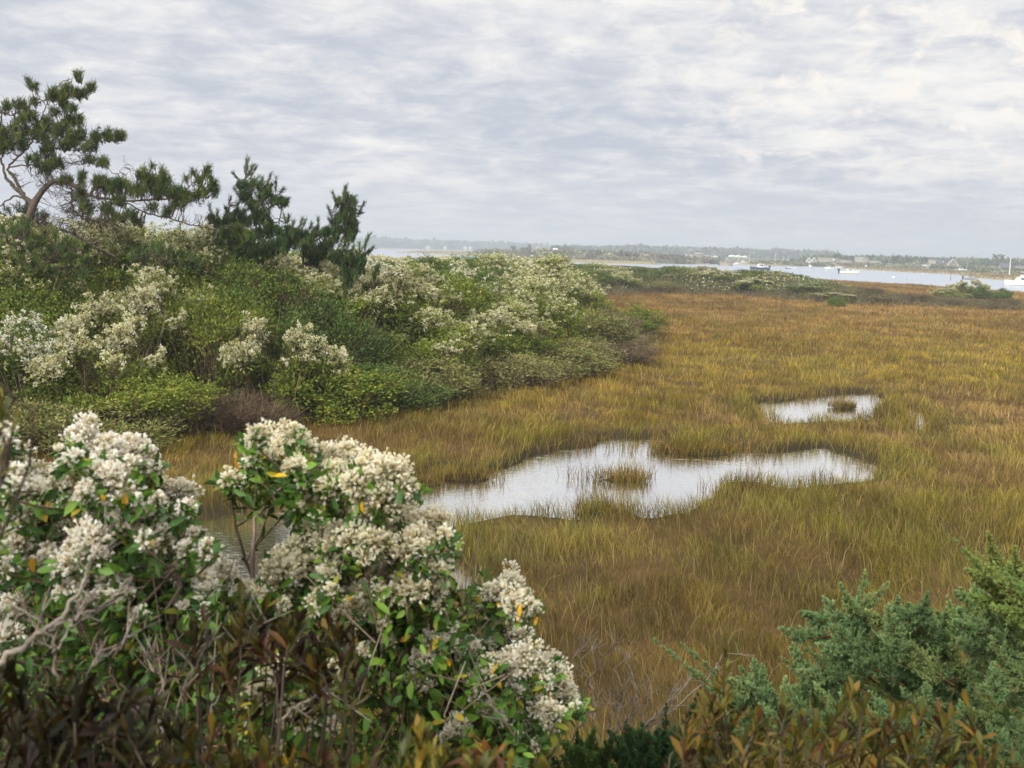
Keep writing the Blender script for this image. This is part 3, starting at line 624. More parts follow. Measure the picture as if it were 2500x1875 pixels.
# leafy growth that knits the shrubs into one canopy
P, d = wedge(420, 16, 62, 1.0, -31, 12); hh, st, sa, _ = Hgt(P, True); k_ = st > .9 + .03 * (d - 16); P, d, hh, st = P[k_], d[k_], hh[k_], st[k_]; n = len(P); cv_ = vn(P[:, 0] * .9, P[:, 1] * .9, 23, 3)
zz_ = hh + (.25 + .95 * cv_) * sm(st, .4, 2.4) * rng.uniform(.35, 1.1, n); rep_ = 9; i = np.repeat(np.arange(n), rep_); Pq = np.column_stack([P, zz_])[i] + rng.normal(0, .13, (n * rep_, 3)); cn_ = vn(P[:, 0] * .45 + 9, P[:, 1] * .45, 29, 2)
cc = pick(GR + DG + YG[:2], n)[i] * rng.uniform(.7, 1.25, (n * rep_, 1)); yl = (cn_[i] > .58) & (rng.random(len(i)) < .5); cc[yl] = pick(YG, yl.sum())
diamonds(g, Pq, unit(rdir(len(i)) + [0, 0, .5]), rdir(len(i), .8), .07 * np.maximum(1, d[i] / 24), .028 * np.maximum(1, d[i] / 24), cc)
P, d = wedge(520, 60, 112, 1.0, -10, 22); hh, st, sa, _ = Hgt(P, True); Xs, Ys, _ = proj(np.column_stack([P, hh])); k_ = (st > 1.6) & (Xs < 2040) & (Xs > 700); P, d, hh, st, Xs = P[k_], d[k_], hh[k_], st[k_], Xs[k_]; n = len(P)
zt = P3(Xs, np.interp(Xs, [700] + [a for a, _ in CREST], [650] + [b for _, b in CREST]) + 8, d)[:, 2]; cv_ = vn(P[:, 0] * .4, P[:, 1] * .4, 23, 3); zz_ = hh + np.clip(zt - hh, .5, 2.6) * (.2 + .6 * cv_) * rng.uniform(.35, 1.0, n) * sm(st, 1, 4); i = np.repeat(np.arange(n), 7)
Pq = np.column_stack([P, zz_])[i] + rng.normal(0, .3, (n * 7, 3)) * [1, 1, .5]; cn_ = vn(P[:, 0] * .22, P[:, 1] * .22, 33, 2); cc = pick(DG + SG + BW, n)[i] * rng.uniform(.7, 1.2, (n * 7, 1)); fl_ = (cn_[i] > .56) & (rng.random(len(i)) < .12) & (Pq[:, 2] > (hh + (zz_ - hh) * .8)[i]); cc[fl_] = pick(CRM, fl_.sum())
diamonds(g, Pq, unit(rdir(len(i)) + [0, 0, .5]), rdir(len(i), .8), .17 * d[i] / 80, .085 * d[i] / 80, cc)
# the brown twiggy belt along the far strip
P, d = wedge(250, 55, 125, 1.0, -2, 34); hh, st, sa, _ = Hgt(P, True); Xs, Ys, _ = proj(np.column_stack([P, hh]))
k_ = (st > -.3) & (((st < 3.6) & (Xs > 1380)) | (Xs > 2050)) & (rng.random(len(P)) < .8); P, d, hh, Xs = P[k_], d[k_], hh[k_], Xs[k_]; n = len(P)
B = np.column_stack([P, hh - .03]); ln = rng.uniform(.45, 1.15, n) * np.where(Xs > 2050, .5, .75); dr = unit(rdir(n, 1.2)); cl = vn(P[:, 0] * .35, P[:, 1] * .35, 4, 2)
cc = pick([srgb(142, 120, 98), srgb(124, 108, 84), srgb(156, 136, 114), srgb(112, 110, 72)], n); cc[cl > .55] = cc[cl > .55] * [.85, 1.0, .8]
cones(g, B, B + dr * ln[:, None], .02 * d / 80, .008 * d / 80, cc)
nn = n * 3; i = rng.integers(0, n, nn); Pq = B[i] + dr[i] * (ln[i] * rng.uniform(.3, 1.05, nn))[:, None] + rng.normal(0, .1, (nn, 3))
diamonds(g, Pq, rdir(nn, .4), rdir(nn, .5), .1 * d[i] / 80, .045 * d[i] / 80, pick(BW + [srgb(112, 120, 66), srgb(126, 128, 78)], nn))
tag(g.build('undergrowth', M_leaf), 'brown twigs and low scrub under and between the shrubs of the thicket', 'undergrowth', kind='stuff')

# ------------------------------------------------------------------ pines
NG = [srgb(78, 98, 44), srgb(96, 114, 50), srgb(62, 80, 38), srgb(116, 128, 56)]
ND = [srgb(66, 92, 48), srgb(82, 108, 56), srgb(54, 76, 42), srgb(98, 118, 60)]
BK = np.array(srgb(92, 82, 72))
def needles(g, base, tip, nn, ln, cols, wd=.0105, open_=.6):
    "needles set along every shoot base -> tip, angled forward"
    m = len(base); i = np.repeat(np.arange(m), nn); t = rng.random(m * nn) ** .8; ax = unit(tip - base)[i]
    p = base[i] + (tip - base)[i] * t[:, None]; r_ = rdir(m * nn); r_ = unit(r_ - ax * (r_ * ax).sum(1, keepdims=True))
    D = unit(ax * rng.uniform(.35, 1.1, (m * nn, 1)) + r_ * open_ + [0, 0, .12]); L = np.broadcast_to(ln, (m,))[i] * rng.uniform(.55, 1.15, m * nn)
    _, Sx, _ = frame(D, rdir(m * nn)); q = p + D * L[:, None]
    V = np.stack([p - Sx * wd / 2, p + Sx * wd / 2, q + Sx * wd * .28, q - Sx * wd * .28], 1); b = np.arange(m * nn)[:, None] * 4
    cc = pick(cols, m, jit=.2)[i] * rng.uniform(.6, 1.4, (m * nn, 1)); g.add(V, b + np.array([0, 1, 2, 3]), np.repeat(cc, 4, 0))
def skel(lst, sc, off, dep, root_depth):
    "branch traced as (x, y, radius px, depth offset)"
    a = np.array([(q + (0,) * 4)[:4] for q in lst], float); P = P3(off[0] + a[:, 0] / sc, off[1] + a[:, 1] / sc, dep + a[:, 3]); return P, a[:, 2] / sc / FPX * dep * .8
def cone_mesh(g, p, s, c):
    "a small pine cone: rings of scales"
    for k in range(5):
        t = k / 4; r_ = s * .5 * math.sin(math.pi * (.18 + .75 * t)); n = 7
        a = np.arange(n) * 2 * np.pi / n + k * .45; q = p + np.column_stack([np.cos(a) * r_, np.sin(a) * r_, np.full(n, s * (t - .5) * 1.1)])
        o = unit(q - p + [0, 0, .01]); diamonds(g, q - o * s * .18, o + [0, 0, .35], np.tile([0, 0, 1.0], (n, 1)), s * .42, s * .42, np.array(c) * (1 + .2 * rng.uniform(-1, 1, (n, 1))), .2, .6)
def pine(name, label, dep, branches, blobs, dead, cones_, sc, off, cols, nn=30, nl=.16, zdrop=2.0, up=.75, spread=.5, candles=None, trunk_base=None, sl=.2, dens=1.0):
    p0, r0 = skel(branches[0], sc, off, dep, dep); gx, gy = (trunk_base if trunk_base else (p0[0][0], p0[0][1]))
    origin = np.array([p0[0][0], p0[0][1], hz(p0[0][0], p0[0][1])])
    root = empty(name, origin, label, 'pine tree')
    g = Geo(); allp = []; tr = Geo()
    pre = np.vstack([origin - [0, 0, .2], p0[0] * .5 + origin * .5, p0]); rr0 = np.concatenate([[r0[0] * 1.25, r0[0] * 1.1], r0])
    n = 34; c = curve(np.column_stack([pre, rr0]), n); tube(tr, c[:, :3] - origin, c[:, 3], BK, 9, .12); allp.append(c[:, :3])
    tr.build('trunk', M_bark, root, smooth=True)
    for b in branches[1:]:
        p, r_ = skel(b, sc, off, dep, dep); c = curve(np.column_stack([p, r_]), max(8, 5 * len(b))); c[1:, :3] += rng.normal(0, .012, (len(c) - 1, 3))
        tube(g, c[:, :3] - origin, np.maximum(c[:, 3], .004), BK * rng.uniform(.8, 1.1), 6, .1); allp.append(c[:, :3])
    AP = np.concatenate(allp)
    # shoots filling the traced foliage masses
    bs, ts = [], []
    for (x, y, rx, ry, k) in blobs:
        k = int(k * 2.0 * dens) + 1; a = rng.uniform(0, 2 * np.pi, k); q = np.sqrt(rng.random(k)); xx = off[0] + (x + np.cos(a) * q * rx) / sc; yy = off[1] + (y + np.sin(a) * q * ry) / sc
        dd = dep + rng.normal(0, .5, k) * (rx / sc / FPX * dep) * 1.2; t = P3(xx, yy, dd); ax = rdir(k) * spread + [.12, 0, up]; ax = unit(ax)
        bs.append(t - ax * sl); ts.append(t)
    if candles:
        for (x1, y1, x0, y0) in candles:
            t = P3([off[0] + x1 / sc], [off[1] + y1 / sc], [dep + rng.normal(0, .25)]); b = P3([off[0] + x0 / sc], [off[1] + y0 / sc], [dep + rng.normal(0, .25)])
            for e in range(3):
                f0, f1 = e / 3, (e + 1) / 3; bs.append(b + (t - b) * f0); ts.append(b + (t - b) * (f1 + .05))
    bs = np.concatenate(bs); ts = np.concatenate(ts)
    dist = ((bs[:, None] - AP[None]) ** 2).sum(-1); j = dist.argmin(1); A = AP[j]; mid = A * .45 + bs * .55 - [0, 0, .03]
    cones(g, A - origin, mid - origin, .011, .008, BK * .9, 4); cones(g, mid - origin, ts - origin, .008, .004, BK, 4)
    # dead twiggy side branches
    for (x, y, rx, ry, k) in dead:
        k = int(k); a = rng.uniform(0, 2 * np.pi, k); q = np.sqrt(rng.random(k)); t = P3(off[0] + (x + np.cos(a) * q * rx) / sc, off[1] + (y + np.sin(a) * q * ry) / sc, dep + rng.normal(0, .35, k))
        jj = ((t[:, None] - AP[None]) ** 2).sum(-1).argmin(1); A = AP[jj]; m = A * .5 + t * .5 + rng.normal(0, .07, (k, 3))
        cc = BK * rng.uniform(.7, 1.15, (k, 1)); cones(g, A - origin, m - origin, .009, .006, cc); cones(g, m - origin, t - origin, .006, .003, cc)
        k2 = k * 3; i = rng.integers(0, k, k2); f = rng.random((k2, 1)); s0 = m[i] * (1 - f) + t[i] * f; cones(g, s0 - origin, s0 + rdir(k2, .1) * rng.uniform(.06, .24, (k2, 1)) - origin, .004, .002, cc[i])
    g.build('branches', M_bark, root)
    g = Geo(); needles(g, bs - origin, ts - origin, nn, nl, cols, open_=.7 if not candles else .5)
    g.build('needles', M_needle, root)
    for (x, y, c) in cones_:
        g = Geo(); p = P3(off[0] + x / sc, off[1] + y / sc, dep - .1) - origin; cone_mesh(g, p, .075, c); g.build('pine_cone', M_bark, root)
    return root
DP = 23.0
br = [[(230, 1500, 50), (265, 1400, 44), (295, 1310, 40), (330, 1235, 36), (400, 1140, 30), (470, 1085, 26), (560, 1068, 25), (640, 1105, 23), (730, 1165, 20), (850, 1220, 15), (1000, 1240, 13), (1150, 1258, 11), (1400, 1240, 9), (1600, 1230, 7), (1800, 1190, 5)],
      [(300, 1290, 34), (220, 1210, 27), (150, 1150, 23), (90, 1095, 20), (50, 1040, 16), (30, 960, 14), (0, 880, 12), (-40, 800, 9), (-60, 700, 7)],
      [(200, 1190, 22), (160, 1110, 19), (110, 1030, 16), (72, 960, 14), (130, 890, 11), (225, 800, 10), (290, 720, 9), (320, 620, 8), (370, 520, 7), (400, 430, 6), (430, 360, 5), (500, 245, 5), (560, 185, 4), (650, 152, 3), (710, 120, 2)],
      [(-60, 470, 8), (0, 460, 8), (120, 480, 7), (260, 400, 6), (420, 350, 5), (560, 300, 5), (700, 290, 4), (810, 215, 3)], [(10, 880, 8), (40, 700, 8), (20, 560, 8), (5, 460, 7)],
      [(300, 700, 8), (400, 610, 7), (600, 690, 8), (800, 712, 7), (950, 708, 5), (1090, 690, 4)], [(75, 950, 9), (300, 925, 7), (480, 900, 6), (620, 915, 5), (760, 888, 4), (940, 900, 3)],
      [(350, 720, 7), (500, 560, 6), (640, 560, 5), (740, 520, 3)], [(360, 860, 7), (500, 780, 6), (640, 800, 5), (860, 770, 4)], [(270, 180, 3), (300, 260, 4), (360, 330, 5), (410, 390, 5)],
      [(640, 1110, 12), (650, 1200, 13), (640, 1290, 13), (700, 1370, 12), (780, 1420, 11), (950, 1430, 9), (1060, 1400, 6)], [(1140, 1275, 9), (1300, 1355, 9), (1500, 1410, 8), (1700, 1462, 7), (1860, 1495, 7), (1960, 1510, 6), (2060, 1480, 5), (2180, 1500, 4)],
      [(270, 1470, 20), (420, 1500, 19), (560, 1520, 17), (680, 1570, 16), (780, 1620, 14), (900, 1690, 12), (1040, 1750, 10)], [(1600, 1225, 5), (1700, 1130, 5), (1790, 1050, 4), (1850, 950, 3)], [(1700, 1210, 4), (1850, 1110, 4), (1960, 1060, 3)],
      [(1000, 1240, 6), (1200, 1130, 5), (1340, 1060, 4)], [(850, 770, 3), (840, 650, 3), (900, 560, 2)], [(240, 1230, 14), (120, 1220, 10), (0, 1300, 7), (-60, 1340, 6)], [(1060, 1060, 3), (1080, 990, 3), (1125, 920, 2), (1112, 840, 1)]]
bl = [(705, 120, 30, 30, 4), (820, 215, 35, 35, 5), (720, 270, 60, 45, 9), (600, 215, 50, 30, 4), (570, 290, 60, 40, 8), (460, 285, 50, 50, 8), (255, 165, 14, 30, 2), (320, 215, 20, 15, 2), (330, 340, 35, 25, 3), (645, 415, 55, 22, 6), (500, 440, 50, 22, 4),
      (570, 370, 45, 25, 4), (180, 375, 60, 35, 7), (50, 390, 40, 35, 5), (250, 480, 75, 55, 14), (400, 540, 60, 45, 8), (710, 515, 45, 35, 7), (615, 525, 35, 45, 6), (560, 600, 105, 50, 15), (150, 600, 90, 60, 15), (20, 640, 60, 60, 12), (330, 620, 90, 55, 14),
      (700, 655, 85, 45, 11), (150, 720, 110, 55, 16), (600, 715, 100, 40, 12), (800, 755, 80, 35, 8), (880, 665, 55, 35, 7), (985, 650, 50, 35, 7), (1085, 655, 45, 35, 7), (430, 720, 50, 60, 8), (430, 800, 60, 55, 8), (300, 870, 60, 45, 7), (410, 945, 70, 55, 12),
      (520, 900, 60, 35, 7), (820, 870, 45, 25, 4), (935, 890, 45, 25, 6), (30, 740, 60, 50, 10), (-30, 600, 40, 120, 12), (750, 1050, 35, 60, 7), (720, 1180, 50, 45, 8), (590, 1062, 60, 22, 8), (900, 1070, 60, 50, 12), (1000, 1110, 80, 50, 14), (1100, 1090, 60, 40, 11),
      (1290, 1010, 50, 60, 12), (1380, 1070, 70, 50, 14), (1495, 1050, 45, 50, 9), (1250, 1140, 90, 40, 14), (1450, 1160, 90, 40, 14), (1600, 1165, 80, 50, 13), (1700, 1205, 70, 40, 11), (1610, 1280, 60, 30, 7), (1810, 1180, 50, 40, 8), (1510, 1330, 40, 28, 5),
      (1380, 1290, 35, 25, 4), (800, 1290, 70, 55, 9), (970, 1310, 60, 50, 9), (1080, 1230, 60, 40, 8), (1060, 1400, 50, 30, 6), (1180, 1360, 60, 35, 7), (1240, 1440, 45, 22, 4), (1790, 1060, 30, 40, 4), (1740, 985, 8, 12, 1), (1680, 1040, 6, 12, 1), (1870, 990, 26, 55, 6),
      (1925, 1080, 35, 30, 5), (1935, 1150, 30, 35, 5), (1380, 930, 10, 20, 1), (1470, 960, 12, 30, 2), (2040, 1510, 60, 45, 7), (2130, 1520, 70, 50, 12), (2200, 1560, 60, 40, 10)]
dd_ = [(400, 1030, 260, 110, 70), (620, 1250, 180, 130, 60), (760, 1400, 250, 100, 80), (500, 1430, 170, 90, 60), (300, 1420, 100, 60, 24), (850, 1530, 280, 90, 60), (650, 880, 180, 60, 24), (1500, 1290, 280, 60, 26), (1750, 1420, 160, 60, 16), (900, 1150, 180, 90, 24), (1170, 1000, 90, 60, 8)]
cn = [(x, y, BK * q) for x, y, q in ((440, 620, 1.2), (410, 760, 1.3), (395, 850, 1.0), (405, 875, 1.0), (630, 690, 1.1), (885, 1325, 1.5), (870, 1355, 1.2), (895, 605, .6), (555, 385, .6), (360, 380, .8), (1800, 1290, .6), (1830, 1265, .6), (170, 430, 1.1))]
pine('crooked_pine', 'crooked old pine with a forked bare trunk and a long bough reaching across the sky', DP, br, bl, dd_, cn, 3.686, (0, 150), NG)
# low boughs in front of the trunk
pine('low_pine', 'low spreading bright green pine clump in front of the crooked trunk', 21.5, [[(60, 700, 6), (70, 640, 5), (90, 590, 4), (110, 560, 3)], [(70, 640, 4), (150, 625, 3), (210, 600, 3), (238, 590, 2)], [(80, 610, 4), (20, 590, 3), (-30, 570, 2)], [(70, 650, 4), (0, 640, 3), (-40, 630, 2)], [(100, 665, 3), (150, 655, 3), (200, 640, 2), (240, 620, 2)]],
     [(45, 548, 48, 20, 14), (105, 570, 45, 18, 14), (170, 590, 32, 14, 7), (50, 590, 55, 22, 15), (150, 620, 50, 18, 12), (40, 635, 50, 20, 14), (125, 650, 50, 15, 11), (205, 640, 32, 16, 8), (195, 600, 25, 14, 5), (-20, 560, 30, 40, 10), (90, 610, 60, 24, 14), (-10, 625, 40, 25, 10), (200, 660, 26, 8, 4)],
     [(80, 640, 80, 25, 24)], [(186, 606, BK * 1.7), (181, 611, BK * 1.6), (172, 612, BK * 1.6), (133, 625, BK * 1.3), (139, 629, BK * 1.3)], 1, (0, 0), [srgb(88, 110, 52), srgb(104, 124, 58), srgb(72, 94, 48), srgb(118, 130, 62)], nl=.13)
pine('low_pine', 'low pine spray with a bare grey twig, right of the crooked trunk above the flowers', 22.3, [[(400, 700, 4), (395, 660, 4), (385, 635, 3), (360, 620, 3)], [(390, 640, 3), (430, 632, 3), (470, 640, 2)]],
     [(345, 612, 26, 18, 8), (390, 603, 28, 16, 8), (430, 612, 30, 14, 8), (462, 632, 28, 16, 9), (330, 630, 16, 18, 4), (480, 645, 14, 14, 3), (345, 645, 14, 10, 3)], [(400, 640, 60, 18, 10)], [(466, 633, BK * 1.6)], 1, (0, 0), [srgb(88, 110, 52), srgb(104, 124, 58), srgb(72, 94, 48)], nl=.13)
pine('dense_conifer', 'dark dense conifer behind the crooked trunk', 31, [[(60, 640, 8), (62, 560, 6), (60, 500, 3)], [(61, 560, 3), (20, 530, 2)], [(61, 560, 3), (100, 535, 2)]], [(35, 520, 45, 22, 14), (75, 525, 36, 22, 14), (20, 550, 40, 25, 14), (80, 555, 45, 25, 14), (60, 500, 26, 14, 8), (-20, 520, 26, 30, 10), (122, 560, 18, 22, 5), (110, 525, 10, 10, 3)], [], [], 1, (0, 0), [srgb(54, 70, 42), srgb(66, 84, 48), srgb(46, 58, 36)], nl=.13, sl=.2)
# the dark young pines
cand2 = [(690, 170, 665, 420), (675, 180, 650, 330), (775, 255, 705, 400), (740, 250, 690, 360), (535, 330, 620, 450), (540, 500, 600, 600), (800, 365, 700, 470), (840, 370, 830, 480), (935, 330, 880, 480), (985, 380, 985, 540), (1070, 500, 1010, 560), (1120, 610, 1030, 640), (1110, 660, 1050, 640),
         (495, 590, 478, 760), (275, 665, 290, 780), (360, 730, 370, 820), (580, 650, 560, 760), (450, 700, 470, 800), (1080, 770, 1100, 880), (1130, 790, 1110, 880), (1180, 840, 1170, 900), (1270, 820, 1240, 920), (1310, 830, 1280, 920), (1375, 870, 1340, 960), (1445, 810, 1440, 960), (945, 440, 900, 500), (760, 530, 800, 600), (640, 720, 760, 700), (950, 690, 850, 720)]
b2 = [[(720, 1230, 22), (740, 1100, 18), (770, 950, 15), (780, 800, 12), (770, 650, 10), (700, 560, 9), (650, 440, 8), (665, 330, 6), (680, 230, 4)], [(780, 800, 8), (850, 650, 7), (880, 520, 5), (920, 390, 3)], [(850, 660, 6), (960, 620, 5), (990, 500, 4), (985, 410, 3)], [(770, 950, 8), (600, 850, 7), (490, 770, 5), (480, 650, 3)], [(760, 1020, 8), (950, 950, 7), (1100, 900, 6), (1240, 920, 5), (1300, 850, 3)],
      [(740, 1090, 8), (900, 1060, 7), (1150, 1030, 6), (1350, 980, 5), (1440, 880, 3)], [(1025, 870, 9), (1035, 780, 9), (1052, 655, 8)], [(740, 1060, 7), (560, 1000, 6), (400, 900, 5), (300, 800, 3)]]
bl2 = [(650, 560, 70, 45, 9), (620, 440, 60, 40, 6), (740, 420, 50, 35, 6), (860, 545, 80, 45, 9), (760, 640, 80, 40, 8), (985, 600, 80, 50, 10), (1070, 620, 40, 30, 4), (820, 740, 100, 60, 12), (600, 745, 70, 45, 7), (700, 820, 100, 40, 9), (880, 830, 80, 50, 9), (480, 790, 80, 40, 7), (300, 800, 40, 30, 5), (900, 480, 40, 40, 5), (820, 450, 30, 40, 4),
       (400, 860, 90, 40, 9), (560, 880, 100, 50, 10), (500, 980, 110, 60, 12), (650, 1020, 110, 70, 16), (820, 980, 110, 70, 16), (960, 930, 90, 50, 12), (1100, 940, 90, 50, 12), (1240, 960, 80, 50, 11), (1350, 1000, 80, 50, 10), (700, 1140, 100, 60, 14), (860, 1110, 100, 60, 14), (560, 1110, 100, 60, 12), (1000, 1070, 100, 60, 13), (1150, 1050, 90, 60, 11),
       (1290, 1070, 90, 50, 10), (420, 1050, 80, 50, 8), (1430, 950, 60, 40, 6), (680, 1200, 90, 50, 14), (780, 1230, 80, 50, 10), (640, 1270, 80, 50, 8), (880, 1180, 80, 40, 8), (1050, 1130, 80, 40, 6)]
pine('young_pine', 'dark young pine, tallest of the three small ones, with upright shoots and a bare pole', 24, b2, bl2, [], [], 4.424, (450, 350), ND, nn=30, nl=.12, up=.9, spread=.6, candles=cand2, sl=.17, dens=1.5)
pine('young_pine', 'dark young pine with a slanting bare lower stem, second from the open water', 25, [[(1290, 1180, 14), (1380, 1080, 13), (1470, 1020, 12), (1560, 945, 11), (1690, 850, 9), (1735, 730, 8), (1745, 600, 6), (1748, 500, 4)], [(1690, 850, 5), (1620, 800, 4), (1570, 710, 3)], [(1700, 840, 5), (1840, 780, 4), (1930, 670, 3)], [(1560, 945, 5), (1700, 920, 4), (1850, 940, 3)], [(1690, 850, 5), (1760, 920, 4), (1790, 1020, 3)]],
     [(1740, 690, 55, 60, 9), (1700, 790, 80, 50, 9), (1790, 820, 60, 45, 8), (1630, 835, 50, 40, 6), (1835, 730, 40, 40, 5), (1690, 925, 90, 35, 9), (1810, 930, 50, 40, 7), (1600, 925, 70, 30, 6), (1780, 995, 70, 35, 7), (1530, 950, 40, 30, 4), (1740, 570, 26, 50, 4), (1660, 620, 40, 40, 4), (1810, 610, 40, 40, 4), (1600, 1010, 70, 40, 6), (1560, 1070, 70, 40, 6), (1850, 870, 30, 40, 4), (1450, 1100, 80, 40, 6), (1330, 1150, 90, 50, 8), (1500, 1180, 80, 50, 8), (1400, 1240, 80, 50, 8)], [], [], 4.424, (450, 350), ND, nn=30, nl=.12, up=.9, spread=.4, sl=.17, dens=1.4,
     candles=[(1750, 465, 1742, 620), (1735, 480, 1720, 600), (1605, 540, 1650, 660), (1855, 570, 1800, 690), (1860, 640, 1800, 700), (1945, 640, 1880, 770), (1915, 750, 1850, 800), (1560, 700, 1590, 810), (1565, 820, 1600, 900), (1865, 950, 1800, 960)])
pine('young_pine', 'smallest dark young pine with candle shoots, beside the open water', 24.5, [[(1800, 1480, 12), (1820, 1350, 10), (1850, 1250, 8), (1900, 1180, 6), (1950, 1100, 4)], [(1820, 1300, 5), (1750, 1200, 4), (1720, 1100, 3)], [(1860, 1240, 5), (1980, 1200, 3)], [(1800, 1330, 4), (1700, 1280, 3)]],
     [(1710, 1180, 70, 45, 8), (1820, 1200, 70, 50, 8), (1900, 1250, 60, 45, 8), (1780, 1280, 90, 50, 10), (1870, 1340, 80, 45, 8), (1700, 1260, 80, 45, 8), (1600, 1200, 60, 50, 7), (1760, 1370, 60, 40, 6), (1560, 1140, 50, 50, 6), (1820, 1420, 70, 50, 8), (1760, 1480, 60, 40, 5)], [], [], 4.424, (450, 350), ND, nn=30, nl=.12, up=.9, spread=.4, sl=.17, dens=1.4,
     candles=[(2000, 990, 1935, 1180), (1985, 1000, 1920, 1150), (2040, 1130, 1960, 1190), (1890, 1070, 1890, 1190), (1830, 1100, 1800, 1190), (1710, 1030, 1650, 1150), (1810, 1000, 1750, 1150), (1745, 1060, 1700, 1150), (1930, 1200, 1880, 1250), (1990, 1170, 1930, 1210)])
pine('pine_sapling', 'single dark pine shoot poking out of the cream flowers below the small pine', 24.3, [[(2040, 1490, 5), (2060, 1440, 4), (2090, 1350, 3)]], [(2060, 1410, 14, 30, 3), (2085, 1350, 10, 20, 2)], [], [], 4.424, (450, 350), ND, nn=30, nl=.12, up=.9, sl=.15, candles=[(2100, 1320, 2050, 1450)])

# ------------------------------------------------------------------ the bushes beside the viewpoint
GG = [srgb(66, 98, 36), srgb(84, 118, 42), srgb(54, 84, 34), srgb(104, 136, 50), srgb(72, 102, 54)]
YL = [srgb(222, 170, 30), srgb(232, 186, 50), srgb(198, 150, 40), srgb(186, 176, 60)]
TW = [srgb(134, 116, 100), srgb(112, 94, 80), srgb(150, 134, 122)]
FC = [srgb(250, 250, 234), srgb(248, 244, 222), srgb(252, 252, 242), srgb(238, 230, 200)]
FW = [srgb(248, 248, 242), srgb(244, 244, 236), srgb(250, 250, 248), srgb(234, 226, 208)]
def florets(g, P, D, L, cols):
    "small brush-like seed heads: a tan cup and a spread of pale bristles"
    n = len(P); k = 14; i = np.repeat(np.arange(n), k); r_ = rdir(n * k); ax = D[i]
    r_ = unit(r_ - ax * (r_ * ax).sum(1, keepdims=True)); d = unit(ax + r_ * rng.uniform(.08, .5, (n * k, 1)))
    base = pick(cols, n, jit=.07); Lk = L[i] * rng.uniform(.75, 1.15, n * k)
    b = P[i] + ax * (L[i] * .25)[:, None]; t = b + d * Lk[:, None]; _, Sx, _ = frame(d, rdir(n * k)); w = (L[i] * .11)[:, None]
    V = np.stack([b, t + Sx * w, t - Sx * w], 1); cc = np.repeat(base[i][:, None], 3, 1).copy(); cc[:, 0] *= np.array([.9, .84, .72])
    g.add(V, np.arange(n * k)[:, None] * 3 + np.array([0, 1, 2]), cc.reshape(-1, 3))
    cones(g, P - D * (L * .35)[:, None], P + D * (L * .45)[:, None], L * .08, L * .13, pick([srgb(150, 150, 84), srgb(188, 158, 120), srgb(138, 144, 78)], n), 4, pick([srgb(238, 224, 190), srgb(226, 208, 168)], n))
